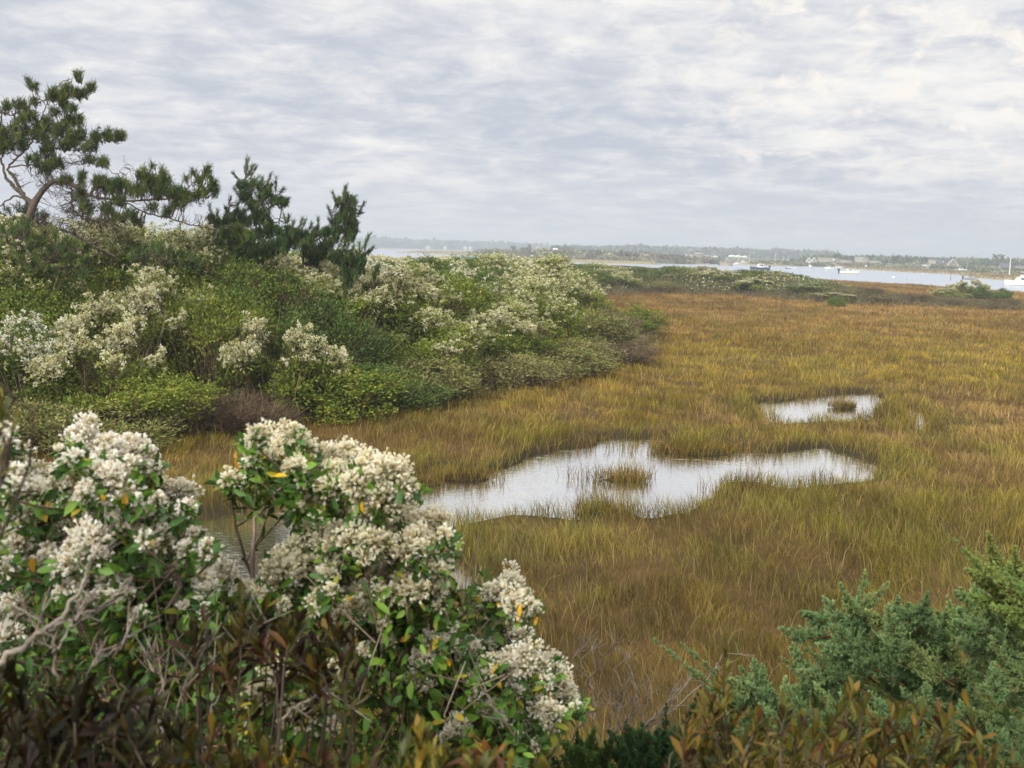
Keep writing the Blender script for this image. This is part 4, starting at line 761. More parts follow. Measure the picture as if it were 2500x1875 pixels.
def groundsel(name, label, clusters, depth, base, trunks, cols, fill, yellow, nfill, seed, light=1.0):
    "clusters: (x, y, r) in the 2212 px frame of the photo"
    global rng; rng = np.random.default_rng(seed)
    b0 = P3(base[0] * S, base[1] * S, depth); org = np.array([b0[0], b0[1], hz(b0[0], b0[1])]); root = empty(name, org, label, 'flowering bush')
    gs, gl, gf, gy = Geo(), Geo(), Geo(), Geo(); nodes = []
    for tr in trunks:
        a = np.array(tr, float); p = P3(a[:, 0] * S, a[:, 1] * S, depth + a[:, 3]); c = curve(np.column_stack([np.vstack([org - [0, 0, .1], p]), np.concatenate([[a[0, 2]], a[:, 2]])]), 24)
        c[:, :3] += rng.normal(0, .004, (24, 3)); tube(gs, c[:, :3] - org, c[:, 3] * .001, pick(TW, 1)[0], 7, .12); nodes.append(c[8:, :3])
    nodes = np.concatenate(nodes); lp, ld, lu = [], [], []
    sat = [(x + rng.uniform(-1.3, 1.3) * r, y + rng.uniform(.1, 1.5) * r, r * rng.uniform(.22, .5)) for (x, y, r) in clusters for _ in (0, 1, 2)]
    for (x, y, r) in list(clusters) + sat:
        dd = depth + rng.uniform(-.28, .32); c = P3(x * S, y * S, dd); R = 1.15 * r * S / FPX * dd
        j = (((nodes - c - [0, 0, .25]) ** 2).sum(1)).argmin() if False else ((nodes - (c - np.array([0, 0, R * 2]))) ** 2).sum(1).argmin(); A = nodes[j]
        m = A * .5 + c * .5 + [*rng.normal(0, .02, 2), -.04 - R * .4]; cv = curve([A, m, c - [0, 0, R * .9], c], 9); tube(gs, cv - org, np.linspace(.0042, .0018, 9), pick(TW + [srgb(108, 112, 64)], 1)[0], 5)
        ns = 9; sd_ = rdir(ns, .55); sc_ = c + sd_ * R * rng.uniform(.2, .85, (ns, 1)) * [1, 1, 1.05]; sr = R * rng.uniform(.3, .62, ns)
        cones(gs, np.repeat(cv[-3:-2], ns, 0) - org, sc_ - org, .0016, .001, np.array(srgb(112, 118, 66)))
        dens = int(min(600, 40 + 1.25e5 * R * R)); si = rng.integers(0, ns, dens); fd = rdir(dens, .25)
        fp = sc_[si] + fd * (sr[si] * rng.uniform(.45, 1.08, dens))[:, None]; fdir = unit(fd + rdir(dens) * .45 + [0, 0, .35])
        florets(gf, fp - org, fdir, rng.uniform(.0085, .0125, dens), cols)
        st_ = rng.integers(0, dens, dens // 2); cones(gs, sc_[si[st_]] - org, fp[st_] - org, .0008, .0006, np.array(srgb(124, 128, 74)))
        # leaves among and below the heads
        k = 13; lp.append(c + rdir(k) * R * rng.uniform(.5, 1.15, (k, 1)) - [0, 0, R * .55]); ld.append(rdir(k, .5)); lu.append(rdir(k, .9))
        k = 10; f = rng.integers(2, 8, k); lp.append(cv[f]); ld.append(rdir(k, .6)); lu.append(rdir(k, .9))
    # leafy interior of the bush
    for (pg, n_, d0, d1) in fill:
        pg = np.array(pg, float); lo, hi = pg.min(0), pg.max(0); q = rng.uniform(lo, hi, (n_ * 3, 2)); q = q[sdf(q, pg) > 0][:n_]
        dd = rng.uniform(d0, d1, len(q)); lp.append(P3(q[:, 0] * S, q[:, 1] * S, dd)); ld.append(rdir(len(q), .45)); lu.append(rdir(len(q), 1.0))
        t = rng.integers(0, len(q), len(q) // 9); A = lp[-1][t]; B = A + rdir(len(t), .9) * rng.uniform(.06, .22, (len(t), 1)); cones(gs, A - [0, 0, .05] - org, B - org, .0022, .0012, pick(TW, len(t)), 4)
    lp, ld, lu = map(np.concatenate, (lp, ld, lu)); n = len(lp); Ls = rng.uniform(.026, .052, n)
    cc = pick(GG, n) * 1.25 * light; yy = rng.random(n) < yellow * .5; cc[yy] = pick([srgb(140, 144, 52), srgb(168, 150, 50)], yy.sum())
    fullleaves(gl, lp - org, ld, lu, Ls, Ls * rng.uniform(.34, .48, n), cc, bend=rng.uniform(-.05, .35, n))
    k = int(len(clusters) * 2.2 * yellow * 2.4) + 4; i = rng.integers(0, max(1, len(clusters) * 36), k); Ls = rng.uniform(.026, .046, k)
    fullleaves(gy, lp[i] + rng.normal(0, .012, (k, 3)) - org - Fv * .06, rdir(k, .1), rdir(k, .6), Ls, Ls * .42, pick(YL, k), bend=.2)
    gs.build('stems', M_twig, root); gl.build('leaves', M_gloss, root); gf.build('seed_heads', M_floss, root); o = gy.build('yellow_leaf_sprays', M_gloss, root)
    if o: o['label'] = 'bright yellow dying leaves'
    return root
CL = [(185, 955, 42), (165, 975, 25), (240, 992, 38), (290, 985, 35), (312, 1025, 32), (255, 1045, 42), (222, 1090, 40), (190, 1080, 25), (345, 1070, 36), (385, 1078, 36), (365, 1130, 42), (300, 1112, 42), (255, 1150, 40), (180, 1190, 42), (130, 1178, 38),
      (205, 1235, 45), (112, 1222, 32), (290, 1220, 42), (300, 1275, 42), (350, 1215, 48), (402, 1185, 42), (412, 1235, 38), (368, 1285, 38), (470, 1250, 36), (445, 1275, 30), (150, 1275, 36), (60, 1035, 34), (100, 1058, 38), (30, 1050, 38), (10, 985, 36), (70, 1098, 36),
      (20, 1140, 38), (45, 1180, 30), (20, 1240, 34), (20, 1330, 34), (10, 1385, 32), (330, 1165, 30), (-30, 1020, 40), (-30, 1190, 40), (5, 950, 22), (420, 1290, 26), (240, 1285, 30)]
groundsel('groundsel_bush', 'white tufted groundsel bush at the left frame edge, in front of the shadowy grass bank', CL, 2.5, (150, 2100),
          [[(150, 1900, 16, .1), (170, 1600, 12, .1), (215, 1400, 9, 0), (240, 1250, 7, 0), (250, 1100, 5, 0), (240, 1030, 3, 0)], [(120, 1850, 14, .1), (90, 1550, 10, .1), (60, 1350, 7, .1), (50, 1200, 5, .1), (50, 1080, 3, 0)], [(200, 1800, 14, 0), (290, 1550, 10, 0), (350, 1400, 8, .1), (385, 1290, 6, 0), (375, 1150, 4, 0), (370, 1090, 3, 0)], [(300, 1600, 9, 0), (400, 1450, 7, 0), (450, 1330, 4, 0)]],
          FW, [([(0, 1080), (90, 1110), (150, 1150), (230, 1120), (330, 1100), (420, 1250), (500, 1320), (520, 1420), (480, 1500), (-60, 1500), (-60, 1100)], 1500, 2.45, 3.0), ([(-60, 1320), (500, 1320), (560, 1500), (560, 1750), (-60, 1750)], 2600, 2.3, 3.1)], .06, 0, 301)
CC = [(562, 945, 26), (590, 968, 36), (560, 985, 28), (645, 950, 30), (622, 985, 34), (655, 985, 34), (690, 1000, 34), (605, 1015, 30), (660, 1030, 28), (735, 990, 34), (765, 1000, 34), (800, 1025, 42), (850, 1035, 40), (874, 1048, 20), (780, 1065, 42), (830, 1085, 36), (735, 1045, 34),
      (700, 1095, 36), (735, 1125, 42), (700, 1165, 32), (665, 1095, 22), (745, 1175, 34), (790, 1120, 28), (860, 1100, 30), (875, 1140, 40), (940, 1140, 36), (800, 1178, 42), (850, 1195, 44), (905, 1190, 40), (955, 1190, 30), (930, 1245, 46), (880, 1285, 42), (835, 1262, 36), (770, 1232, 44), (950, 1275, 32),
      (640, 1200, 32), (620, 1240, 42), (590, 1272, 30), (720, 1262, 44), (690, 1235, 34), (820, 1340, 34), (820, 1375, 30), (760, 1315, 36), (905, 1245, 30), (498, 1040, 17), (535, 1290, 30), (660, 1290, 30), (795, 1290, 30), (860, 1320, 24)]
fillc = [([(560, 1020), (700, 1050), (700, 1090), (640, 1110), (560, 1100), (520, 1060)], 110, 2.6, 2.85), ([(700, 1280), (780, 1300), (880, 1310), (960, 1290), (1010, 1300), (1000, 1400), (700, 1420)], 420, 2.7, 3.1), ([(400, 1300), (760, 1290), (980, 1380), (1100, 1500), (1150, 1620), (1150, 1750), (400, 1750)], 3400, 2.5, 3.4), ([(600, 1130), (700, 1180), (720, 1230), (640, 1180)], 25, 2.7, 2.9)]
groundsel('groundsel_bush', 'tallest cream tufted groundsel bush, with yellow leaves, rising over the dark pond end', CC, 2.75, (720, 2150),
          [[(700, 1900, 17, .1), (650, 1600, 12, .1), (560, 1350, 8, .05), (545, 1200, 6, 0), (560, 1110, 4.5, 0), (610, 1050, 3, 0), (640, 990, 2.5, 0)], [(690, 1600, 10, .1), (600, 1300, 7, 0), (640, 1180, 5, 0), (700, 1110, 4, 0), (760, 1040, 3, 0)], [(760, 1900, 16, 0), (760, 1600, 11, 0), (780, 1400, 9, 0), (800, 1290, 7, 0), (850, 1180, 5, 0), (850, 1080, 3, 0)],
           [(800, 1700, 12, 0), (850, 1480, 9, 0), (900, 1350, 6, 0), (930, 1240, 4, 0)], [(600, 1330, 6, .1), (660, 1290, 5, 0), (720, 1240, 4, 0)], [(560, 1340, 5, .1), (520, 1190, 4, .05), (500, 1080, 3, 0), (498, 1055, 2, 0)]],
          FC, fillc, .14, 0, 302)
CR = [(1100, 1262, 30), (1068, 1285, 26), (1122, 1300, 30), (1092, 1345, 36), (1112, 1395, 42), (1135, 1435, 38), (1085, 1450, 38), (1170, 1462, 42), (1200, 1492, 38), (1180, 1545, 32), (1130, 1530, 34), (1070, 1410, 32), (1220, 1510, 24), (960, 1358, 30), (940, 1398, 28), (985, 1345, 22), (920, 1425, 26),
      (905, 1480, 28), (918, 1505, 30), (990, 1495, 22), (1010, 1400, 26), (1150, 1580, 26), (985, 1580, 30), (1000, 1615, 24), (962, 1640, 26), (895, 1470, 22), (1040, 1480, 24), (1190, 1440, 26), (1060, 1540, 26)]
groundsel('groundsel_bush', 'lower white tufted groundsel bush leaning over the bare grey twigs and brown grass', CR, 2.95, (1000, 2150),
          [[(1000, 1900, 14, .1), (1020, 1700, 11, .1), (1050, 1550, 8, 0), (1080, 1430, 5, 0), (1100, 1330, 3, 0)], [(1040, 1700, 10, 0), (1120, 1600, 7, 0), (1170, 1520, 4, 0)], [(960, 1800, 11, .1), (930, 1600, 8, .1), (930, 1480, 5, 0), (960, 1380, 3, 0)], [(830, 1500, 7, .2), (930, 1400, 6, .1), (1000, 1340, 5, 0), (1070, 1295, 3, 0)]],
          FW + FC[:2], [([(1000, 1290), (1050, 1250), (1090, 1310), (1070, 1400), (1050, 1480), (1150, 1530), (1190, 1600), (1190, 1750), (860, 1750), (860, 1450), (960, 1400)], 1500, 2.8, 3.4)], .16, 0, 303)
CB = [(680, 1535, 42), (650, 1550, 26), (720, 1475, 32), (740, 1455, 22), (590, 1480, 36), (560, 1500, 26), (585, 1560, 36), (570, 1600, 26), (540, 1530, 26)]
groundsel('groundsel_bush', 'small low groundsel with round white tufts under the dark purplish bayberry sprays', CB, 2.35, (640, 2100),
          [[(640, 1850, 10, 0), (650, 1650, 7, 0), (680, 1540, 4, 0), (715, 1480, 3, 0)], [(620, 1800, 9, 0), (590, 1620, 6, 0), (585, 1500, 3, 0)]], FC + FW[:1], [([(520, 1420), (760, 1420), (800, 1560), (800, 1750), (500, 1750)], 500, 2.35, 2.7)], .2, 0, 304)

BO = [srgb(124, 118, 42), srgb(98, 100, 38), srgb(70, 78, 34), srgb(150, 122, 46), srgb(132, 86, 44), srgb(88, 54, 36), srgb(64, 40, 36), srgb(52, 58, 34)]
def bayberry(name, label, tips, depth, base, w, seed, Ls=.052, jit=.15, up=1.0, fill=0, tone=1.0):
    "whorls of upright narrow leaves at the ends of dark stems; tips in the 2212 px frame"
    global rng; rng = np.random.default_rng(seed)
    b0 = P3(base[0] * S, base[1] * S, depth); org = np.array([b0[0], b0[1], hz(b0[0], b0[1])]); root = empty(name, org, label, 'bayberry bush'); gs, gl = Geo(), Geo(); P_, D_, C_, U_, L_ = [], [], [], [], []
    tips = list(tips)
    if fill:
        t0 = np.array(tips, float)
        for _ in range(fill):
            q = t0[rng.integers(0, len(t0))]; tips.append((q[0] + rng.normal(0, 26), q[1] + rng.uniform(12, 210 if fill > 32 else 70)))
    for (x, y) in tips:
        dd = depth + rng.uniform(-jit, jit); t = P3(x * S, y * S, dd); ax = unit(np.array([rng.normal(0, .3), rng.normal(0, .25), up])[None])[0]; ln = rng.uniform(.10, .17)
        A = t - ax * ln; m = org * .25 + A * .75 - [0, 0, .06]; cv = curve([org * .5 + A * .5 + [*rng.normal(0, .08, 2), 0], m, A, t - ax * Ls * .6], 10); tube(gs, cv - org, np.linspace(.0032, .0012, 10), pick([srgb(72, 60, 50), srgb(58, 48, 42), srgb(88, 78, 68)], 1)[0], 5)
        k = rng.integers(15, 23); f = np.linspace(0, 1, k) ** .8; ph = np.arange(k) * 2.4 + rng.uniform(0, 6); r_ = np.stack([np.cos(ph), np.sin(ph), 0 * ph], 1)
        p = A + ax * (f * (ln - .02))[:, None]; D = unit(ax * (.55 + f * 1.3)[:, None] + r_ * (1.0 - .45 * f)[:, None] + rng.normal(0, .3, (k, 3)))
        P_.append(p); D_.append(D); U_.append(unit(ax - r_ * .6 + 0 * D)); L_.append(Ls * (1.0 - .35 * np.abs(f - .45)) * rng.uniform(.5, 1.3, k)); ww = np.array(w, float) * rng.uniform(.4, 1.6, len(w)); C_.append(pick(BO, k, ww / ww.sum(), .2))
    P_, D_, U_, L_, C_ = map(np.concatenate, (P_, D_, U_, L_, C_)); n = len(P_)
    tc_ = C_ * .6 + pick([srgb(128, 90, 44), srgb(66, 42, 36), srgb(96, 98, 46)], n) * .4
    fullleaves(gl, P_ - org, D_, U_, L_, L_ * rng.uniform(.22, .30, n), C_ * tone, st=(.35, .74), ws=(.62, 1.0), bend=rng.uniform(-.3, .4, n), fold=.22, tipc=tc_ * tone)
    gs.build('stems', M_twig, root); gl.build('leaves', M_gloss, root); return root
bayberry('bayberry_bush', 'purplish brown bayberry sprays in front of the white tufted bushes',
         [(440, 1330), (420, 1360), (480, 1350), (450, 1380), (522, 1290), (520, 1330), (560, 1330), (590, 1350), (555, 1380), (620, 1345), (640, 1390), (680, 1370), (705, 1345), (733, 1355), (758, 1375), (665, 1420), (700, 1415), (610, 1410), (520, 1390), (740, 1410), (480, 1400), (575, 1300), (650, 1330), (545, 1415), (640, 1440), (600, 1380), (700, 1450)], 2.0, (480, 2000), [.18, .18, .16, .05, .06, .12, .20, .05], 401, .056, up=.6, fill=4, tone=.42)  # purplish brown of its own; tone also paints some shade into the leaves
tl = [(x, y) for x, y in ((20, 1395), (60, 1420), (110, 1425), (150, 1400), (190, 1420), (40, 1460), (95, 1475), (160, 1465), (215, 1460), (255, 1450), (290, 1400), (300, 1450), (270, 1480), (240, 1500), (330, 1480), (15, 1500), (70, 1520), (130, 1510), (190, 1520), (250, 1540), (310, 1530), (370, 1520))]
bayberry('bayberry_bush', 'very dark bayberry bush filling the lower corner under the grey branch', [(x, y + 38) for x, y in tl], 1.55, (150, 2100), [.20, .22, .22, .06, .04, .06, .08, .12], 402, .046, .2, .9, fill=75, tone=.2)  # low tone puts the corner's deep shade into the leaf colours
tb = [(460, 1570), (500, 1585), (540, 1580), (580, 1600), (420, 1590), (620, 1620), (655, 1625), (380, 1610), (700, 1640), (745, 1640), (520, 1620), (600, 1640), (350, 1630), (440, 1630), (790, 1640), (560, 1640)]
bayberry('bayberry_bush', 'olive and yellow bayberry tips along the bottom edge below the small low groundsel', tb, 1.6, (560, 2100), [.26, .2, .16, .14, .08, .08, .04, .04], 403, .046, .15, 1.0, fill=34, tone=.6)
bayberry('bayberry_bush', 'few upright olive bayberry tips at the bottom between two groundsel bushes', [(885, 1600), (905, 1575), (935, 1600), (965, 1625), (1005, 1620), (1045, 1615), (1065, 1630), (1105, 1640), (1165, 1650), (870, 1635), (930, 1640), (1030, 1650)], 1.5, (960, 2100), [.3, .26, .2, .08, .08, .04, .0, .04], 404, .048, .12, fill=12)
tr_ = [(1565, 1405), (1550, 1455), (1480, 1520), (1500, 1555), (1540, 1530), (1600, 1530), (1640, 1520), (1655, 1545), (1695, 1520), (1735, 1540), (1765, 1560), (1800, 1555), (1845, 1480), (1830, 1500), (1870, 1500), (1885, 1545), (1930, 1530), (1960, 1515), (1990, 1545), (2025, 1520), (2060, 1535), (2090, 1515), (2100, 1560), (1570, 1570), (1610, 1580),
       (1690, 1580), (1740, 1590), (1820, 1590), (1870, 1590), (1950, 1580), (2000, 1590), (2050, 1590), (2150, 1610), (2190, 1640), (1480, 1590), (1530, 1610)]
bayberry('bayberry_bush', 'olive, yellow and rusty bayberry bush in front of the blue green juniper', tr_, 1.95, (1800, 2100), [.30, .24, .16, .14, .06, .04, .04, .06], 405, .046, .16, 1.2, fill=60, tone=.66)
bayberry('bayberry_bush', 'blurred bright green leaf tips poking in from the frame edge beside the thicket', [(-34, 785), (-36, 815), (-38, 840), (-42, 800), (-42, 865)], 1.3, (-1600, 1250), [.5, .3, .2, 0, 0, 0, 0, 0], 406, .03)

# juniper: flat sprays of scale leaves
JB = [srgb(112, 146, 92), srgb(130, 160, 106), srgb(92, 126, 78), srgb(138, 162, 96)]
JG = [srgb(86, 116, 56), srgb(100, 130, 64), srgb(70, 98, 50)]
def juniper(name, label, sprays, depth, base, cols, seed, dj=.3, tipc=srgb(194, 212, 150), dens=1.0):
    global rng; rng = np.random.default_rng(seed)
    b0 = P3(base[0] * S, base[1] * S, depth); org = np.array([b0[0], b0[1], hz(b0[0], b0[1])]); root = empty(name, org, label, 'juniper'); gs, gl = Geo(), Geo()
    allsp = []
    for q in sprays:
        allsp.append(q); x1, y1, x0, y0, wd = q
        for s_ in (-1, 1) if wd > 30 else ():
            f = rng.uniform(.35, .7); bx, by = x0 + (x1 - x0) * f, y0 + (y1 - y0) * f; vx, vy = (x1 - x0) * .5, (y1 - y0) * .5; a = s_ * rng.uniform(.35, .75)
            allsp.append((bx + vx * math.cos(a) - vy * math.sin(a), by + vx * math.sin(a) + vy * math.cos(a), bx, by, wd * .62))
    for (x1, y1, x0, y0, wd) in allsp:
        dd = depth + rng.uniform(-dj, dj); t = P3(x1 * S, y1 * S, dd - .05); b = P3(x0 * S, y0 * S, dd + .15); L = np.linalg.norm(t - b)
        cv = curve([b, b * .5 + t * .5 + [0, 0, -.06 * L], t], 12); tube(gs, cv - org, np.linspace(.0045, .0016, 12), np.array(srgb(128, 90, 66)), 5)
        K = int((52 + 70 * L) * dens); f = np.sort(rng.uniform(.05, 1, K)); ix = f * 11; i0 = np.minimum(ix.astype(int), 10); p = cv[i0] + (cv[i0 + 1] - cv[i0]) * (ix - i0)[:, None]; ax = unit(cv[i0 + 1] - cv[i0])
        r_ = rdir(K); r_ = unit(r_ - ax * (r_ * ax).sum(1, keepdims=True)); ln = wd * S / FPX * depth * 1.25 * (1.0 - .93 * f ** 1.2) * rng.uniform(.4, 1.3, K); d = unit(ax * 1.45 + r_ * .75 + [0, 0, .25])
        e = p + d * ln[:, None]; hue = pick(cols, 1)[0]; cc = hue * rng.uniform(.8, 1.2, (K, 1)); cones(gl, p - org, e - org, .0024, .0012, cc, 3)
        m = 9; i = np.repeat(np.arange(K), m); g_ = rng.uniform(.12, 1.0, K * m); p2 = p[i] + d[i] * (ln[i] * g_)[:, None]; r2 = rdir(K * m); d2 = unit(d[i] * 1.05 + r2 * .6); l2 = ln[i] * .27 * (1.15 - g_ * .7) * rng.uniform(.6, 1.2, K * m) + .003 + .005 * (1 - f[i])
        e2 = p2 + d2 * l2[:, None]; c2 = cc[i] * rng.uniform(.85, 1.15, (K * m, 1)); ct = c2 * .65 + np.array(tipc) * .35; cones(gl, p2 - org, e2 - org, .0019, .0008, c2, 3, ct)
        m2 = 3; i2 = np.repeat(np.arange(K * m), m2); g3 = rng.uniform(.2, 1, len(i2)); p3 = p2[i2] + d2[i2] * (l2[i2] * g3)[:, None]; d3 = unit(d2[i2] + rdir(len(i2)) * .6); e3 = p3 + d3 * rng.uniform(.007, .016, (len(i2), 1)) * (.3 + .7 * (1 - f[i[i2]]))[:, None]; cones(gl, p3 - org, e3 - org, .0015, .0006, c2[i2], 3, ct[i2])
    gs.build('branches', M_twig, root); gl.build('foliage', M_scale, root); return root
sj = [(1745, 1330, 1900, 1480, 60), (1780, 1290, 1880, 1440, 60), (1868, 1235, 1850, 1400, 42), (1835, 1300, 1870, 1430, 60), (1915, 1305, 1960, 1440, 60), (1960, 1300, 2030, 1430, 60), (2005, 1310, 2060, 1440, 60), (1800, 1350, 1950, 1480, 70), (1850, 1340, 1990, 1480, 70), (1920, 1350, 2060, 1480, 70),
      (2045, 1290, 2110, 1420, 55), (2075, 1270, 2140, 1400, 50), (2110, 1260, 2200, 1400, 60), (2150, 1250, 2240, 1380, 60), (1705, 1440, 1860, 1520, 50), (1740, 1400, 1880, 1500, 55), (1690, 1422, 1830, 1500, 34), (1790, 1430, 1930, 1540, 70), (1860, 1420, 1990, 1540, 75), (1930, 1410, 2060, 1530, 75), (2000, 1400, 2120, 1520, 75), (2070, 1380, 2190, 1500, 75), (2140, 1380, 2260, 1500, 75),
      (1800, 1500, 1950, 1620, 70), (1880, 1500, 2010, 1620, 70), (1950, 1490, 2080, 1620, 75), (2030, 1480, 2160, 1600, 75), (2110, 1470, 2230, 1600, 75), (2180, 1450, 2300, 1580, 75), (2050, 1560, 2180, 1680, 75), (2130, 1560, 2250, 1680, 75), (2190, 1550, 2300, 1680, 75), (1960, 1580, 2080, 1680, 70), (2200, 1330, 2300, 1460, 70),
      (2160, 1330, 2270, 1440, 70), (1700, 1500, 1850, 1600, 50), (1760, 1480, 1900, 1590, 60), (2100, 1330, 2220, 1450, 70), (2150, 1640, 2250, 1740, 60), (2040, 1640, 2150, 1740, 60)]
juniper('juniper_bush', 'large blue green juniper spreading beyond the rusty bayberry tips', sj, 3.3, (2200, 2100), JB, 501)
juniper('juniper_bush', 'yellow green juniper limb sweeping up and out at the frame edge', [(2060, 1163, 2260, 1330, 30), (2110, 1195, 2260, 1330, 50), (2150, 1220, 2280, 1340, 60), (2170, 1240, 2300, 1370, 70), (2205, 1235, 2320, 1370, 70), (2130, 1260, 2290, 1370, 60), (2180, 1290, 2320, 1400, 70), (2120, 1215, 2240, 1310, 40)], 3.0, (2400, 2100), [srgb(134, 156, 78), srgb(118, 146, 84), srgb(150, 164, 86)], 502, .15, srgb(158, 170, 110))
juniper('juniper_bush', 'low juniper with long thin tips reaching over the brown grass', [(1410, 1380, 1700, 1560, 26), (1470, 1390, 1660, 1510, 24), (1600, 1440, 1680, 1560, 42), (1625, 1462, 1700, 1580, 42), (1655, 1470, 1730, 1590, 44), (1580, 1500, 1680, 1600, 50), (1700, 1480, 1780, 1600, 44), (1640, 1520, 1760, 1620, 55), (1560, 1540, 1660, 1640, 50)], 3.1, (1750, 2100), JB, 503, .12)
juniper('juniper_bush', 'small bright green juniper at the bottom, left of the bare grey twigs', [(1215, 1600, 1290, 1700, 40), (1250, 1590, 1300, 1700, 44), (1290, 1605, 1320, 1720, 44), (1190, 1630, 1270, 1720, 44), (1230, 1640, 1300, 1740, 50), (1270, 1630, 1320, 1740, 50), (1320, 1640, 1350, 1740, 40), (1170, 1650, 1240, 1740, 40)], 3.5, (1250, 2150), JG, 504, .15, srgb(120, 150, 80))
juniper('juniper_bush', 'small dark green juniper mound below the bare grey twigs', [(1350, 1570, 1400, 1680, 44), (1385, 1560, 1420, 1680, 44), (1420, 1575, 1440, 1690, 44), (1330, 1590, 1390, 1700, 48), (1450, 1590, 1460, 1700, 44), (1480, 1600, 1470, 1700, 40), (1370, 1620, 1420, 1720, 55), (1430, 1630, 1450, 1730, 55), (1520, 1470, 1440, 1640, 22), (1440, 1520, 1430, 1640, 26)], 3.45, (1420, 2150), [srgb(60, 92, 50), srgb(72, 106, 60), srgb(52, 80, 48)], 505, .15, srgb(110, 146, 96))

# bare branches
def bare(name, label, paths, depth, base, cols, seed, tw=0, twr=.1, r=.001):
    global rng; rng = np.random.default_rng(seed); b0 = P3(base[0] * S, base[1] * S, depth); org = np.array([b0[0], b0[1], hz(b0[0], b0[1])]); root = empty(name, org, label, 'bare branch'); g = Geo()
    for pth in paths:
        a = np.array([(q + (0,))[:4] for q in pth], float); p = P3(a[:, 0] * S, a[:, 1] * S, depth + a[:, 3]); c = curve(np.column_stack([p, a[:, 2]]), max(8, 5 * len(a))); c[:, :3] += rng.normal(0, .003, (len(c), 3)); tube(g, c[:, :3] - org, np.maximum(c[:, 3] * r, .0012), pick(cols, 1, jit=.1)[0], 6, .15)
        if tw:
            i = rng.integers(len(c) // 3, len(c), tw); A = c[i, :3]; ax = unit(c[-1, :3] - c[0, :3]); B = A + unit(ax + rdir(tw) * .8) * rng.uniform(.3, 1, (tw, 1)) * twr; cones(g, A - org, B - org, .0019, .0009, pick(cols, tw), 4)
            j = rng.integers(0, tw, tw * 2); A2 = A[j] * .5 + B[j] * .5; cones(g, A2 - org, A2 + unit(ax + rdir(tw * 2)) * rng.uniform(.2, .6, (tw * 2, 1)) * twr - org, .0012, .0007, pick(cols, tw * 2), 3)
    s0 = Geo(); a = paths[0][0]; p = P3(a[0] * S, a[1] * S, depth); tube(s0, curve([org - [0, 0, .05], org * .5 + p * .5, p], 8) - org, np.linspace(a[2] * r * 1.1, a[2] * r, 8), np.array(cols[0]) * .6, 6); s0.build('stem', M_bark, root)
    g.build('twigs', M_bark, root); return root
GRY = [srgb(126, 118, 108), srgb(106, 100, 92), srgb(140, 132, 120)]
bare('bare_branch', 'thick forked grey branch crossing in front of the white flowers', [[(-20, 1440, 15), (45, 1400, 14), (95, 1365, 12), (140, 1325, 10), (175, 1275, 8), (195, 1220, 6), (218, 1165, 4), (222, 1140, 2)], [(100, 1360, 9), (150, 1335, 7), (210, 1315, 6), (260, 1275, 5), (285, 1240, 3)], [(120, 1480, 7), (118, 1420, 7), (112, 1385, 5), (100, 1350, 4), (90, 1330, 3)], [(118, 1410, 5), (150, 1360, 4), (165, 1330, 3)], [(150, 1520, 6), (200, 1440, 5), (250, 1400, 4), (290, 1370, 3)]], 1.75, (-80, 2000), GRY, 601, 6, .08, .0004)
bare('bare_branch', 'tangle of fine grey twigs showing among the dark leaves', [[(450, 1560, 5), (470, 1500, 4), (500, 1450, 3), (520, 1400, 2)], [(380, 1560, 5), (400, 1480, 4), (440, 1420, 3), (430, 1390, 2)], [(600, 1560, 7), (640, 1530, 6), (690, 1500, 5), (730, 1500, 3)], [(350, 1600, 4), (340, 1530, 4), (350, 1470, 3), (330, 1430, 2)], [(560, 1420, 4), (540, 1380, 3), (570, 1340, 2)]], 2.0, (420, 2000), GRY + [srgb(120, 110, 100)], 602, 6, .12, .0005)
tp = []
r6 = np.random.default_rng(9)
for k in range(12):
    a = r6.uniform(-.5, 1.0); l_ = r6.uniform(110, 250); bx = 1345 + r6.uniform(-55, 30); tp.append([(bx, 1640, 5), (bx + l_ * .3 * a + r6.normal(0, 6), 1640 - l_ * .35, 4), (bx + l_ * .75 * a + 8, 1640 - l_ * .75, 2.6), (bx + l_ * 1.0 * a + r6.normal(0, 10), 1640 - l_, 1.2)])
bare('bare_branch', 'fan of bare silvery twigs standing against the brown grass', tp, 3.9, (1345, 2050), GRY, 603, 5, .13)
bare('bare_branch', 'thin leaning bare stems behind the lower white tufted bush', [[(1180, 1640, 4), (1230, 1540, 3), (1290, 1440, 2), (1330, 1390, 1.5)], [(1170, 1640, 4), (1200, 1540, 3), (1250, 1430, 2), (1262, 1380, 1)], [(1210, 1650, 4), (1260, 1560, 3), (1300, 1520, 2)], [(1160, 1600, 3), (1215, 1480, 2), (1235, 1420, 1)], [(1120, 1620, 4), (1180, 1560, 3), (1250, 1500, 1.5)]], 3.6, (1180, 2050), GRY, 604, 7, .14)

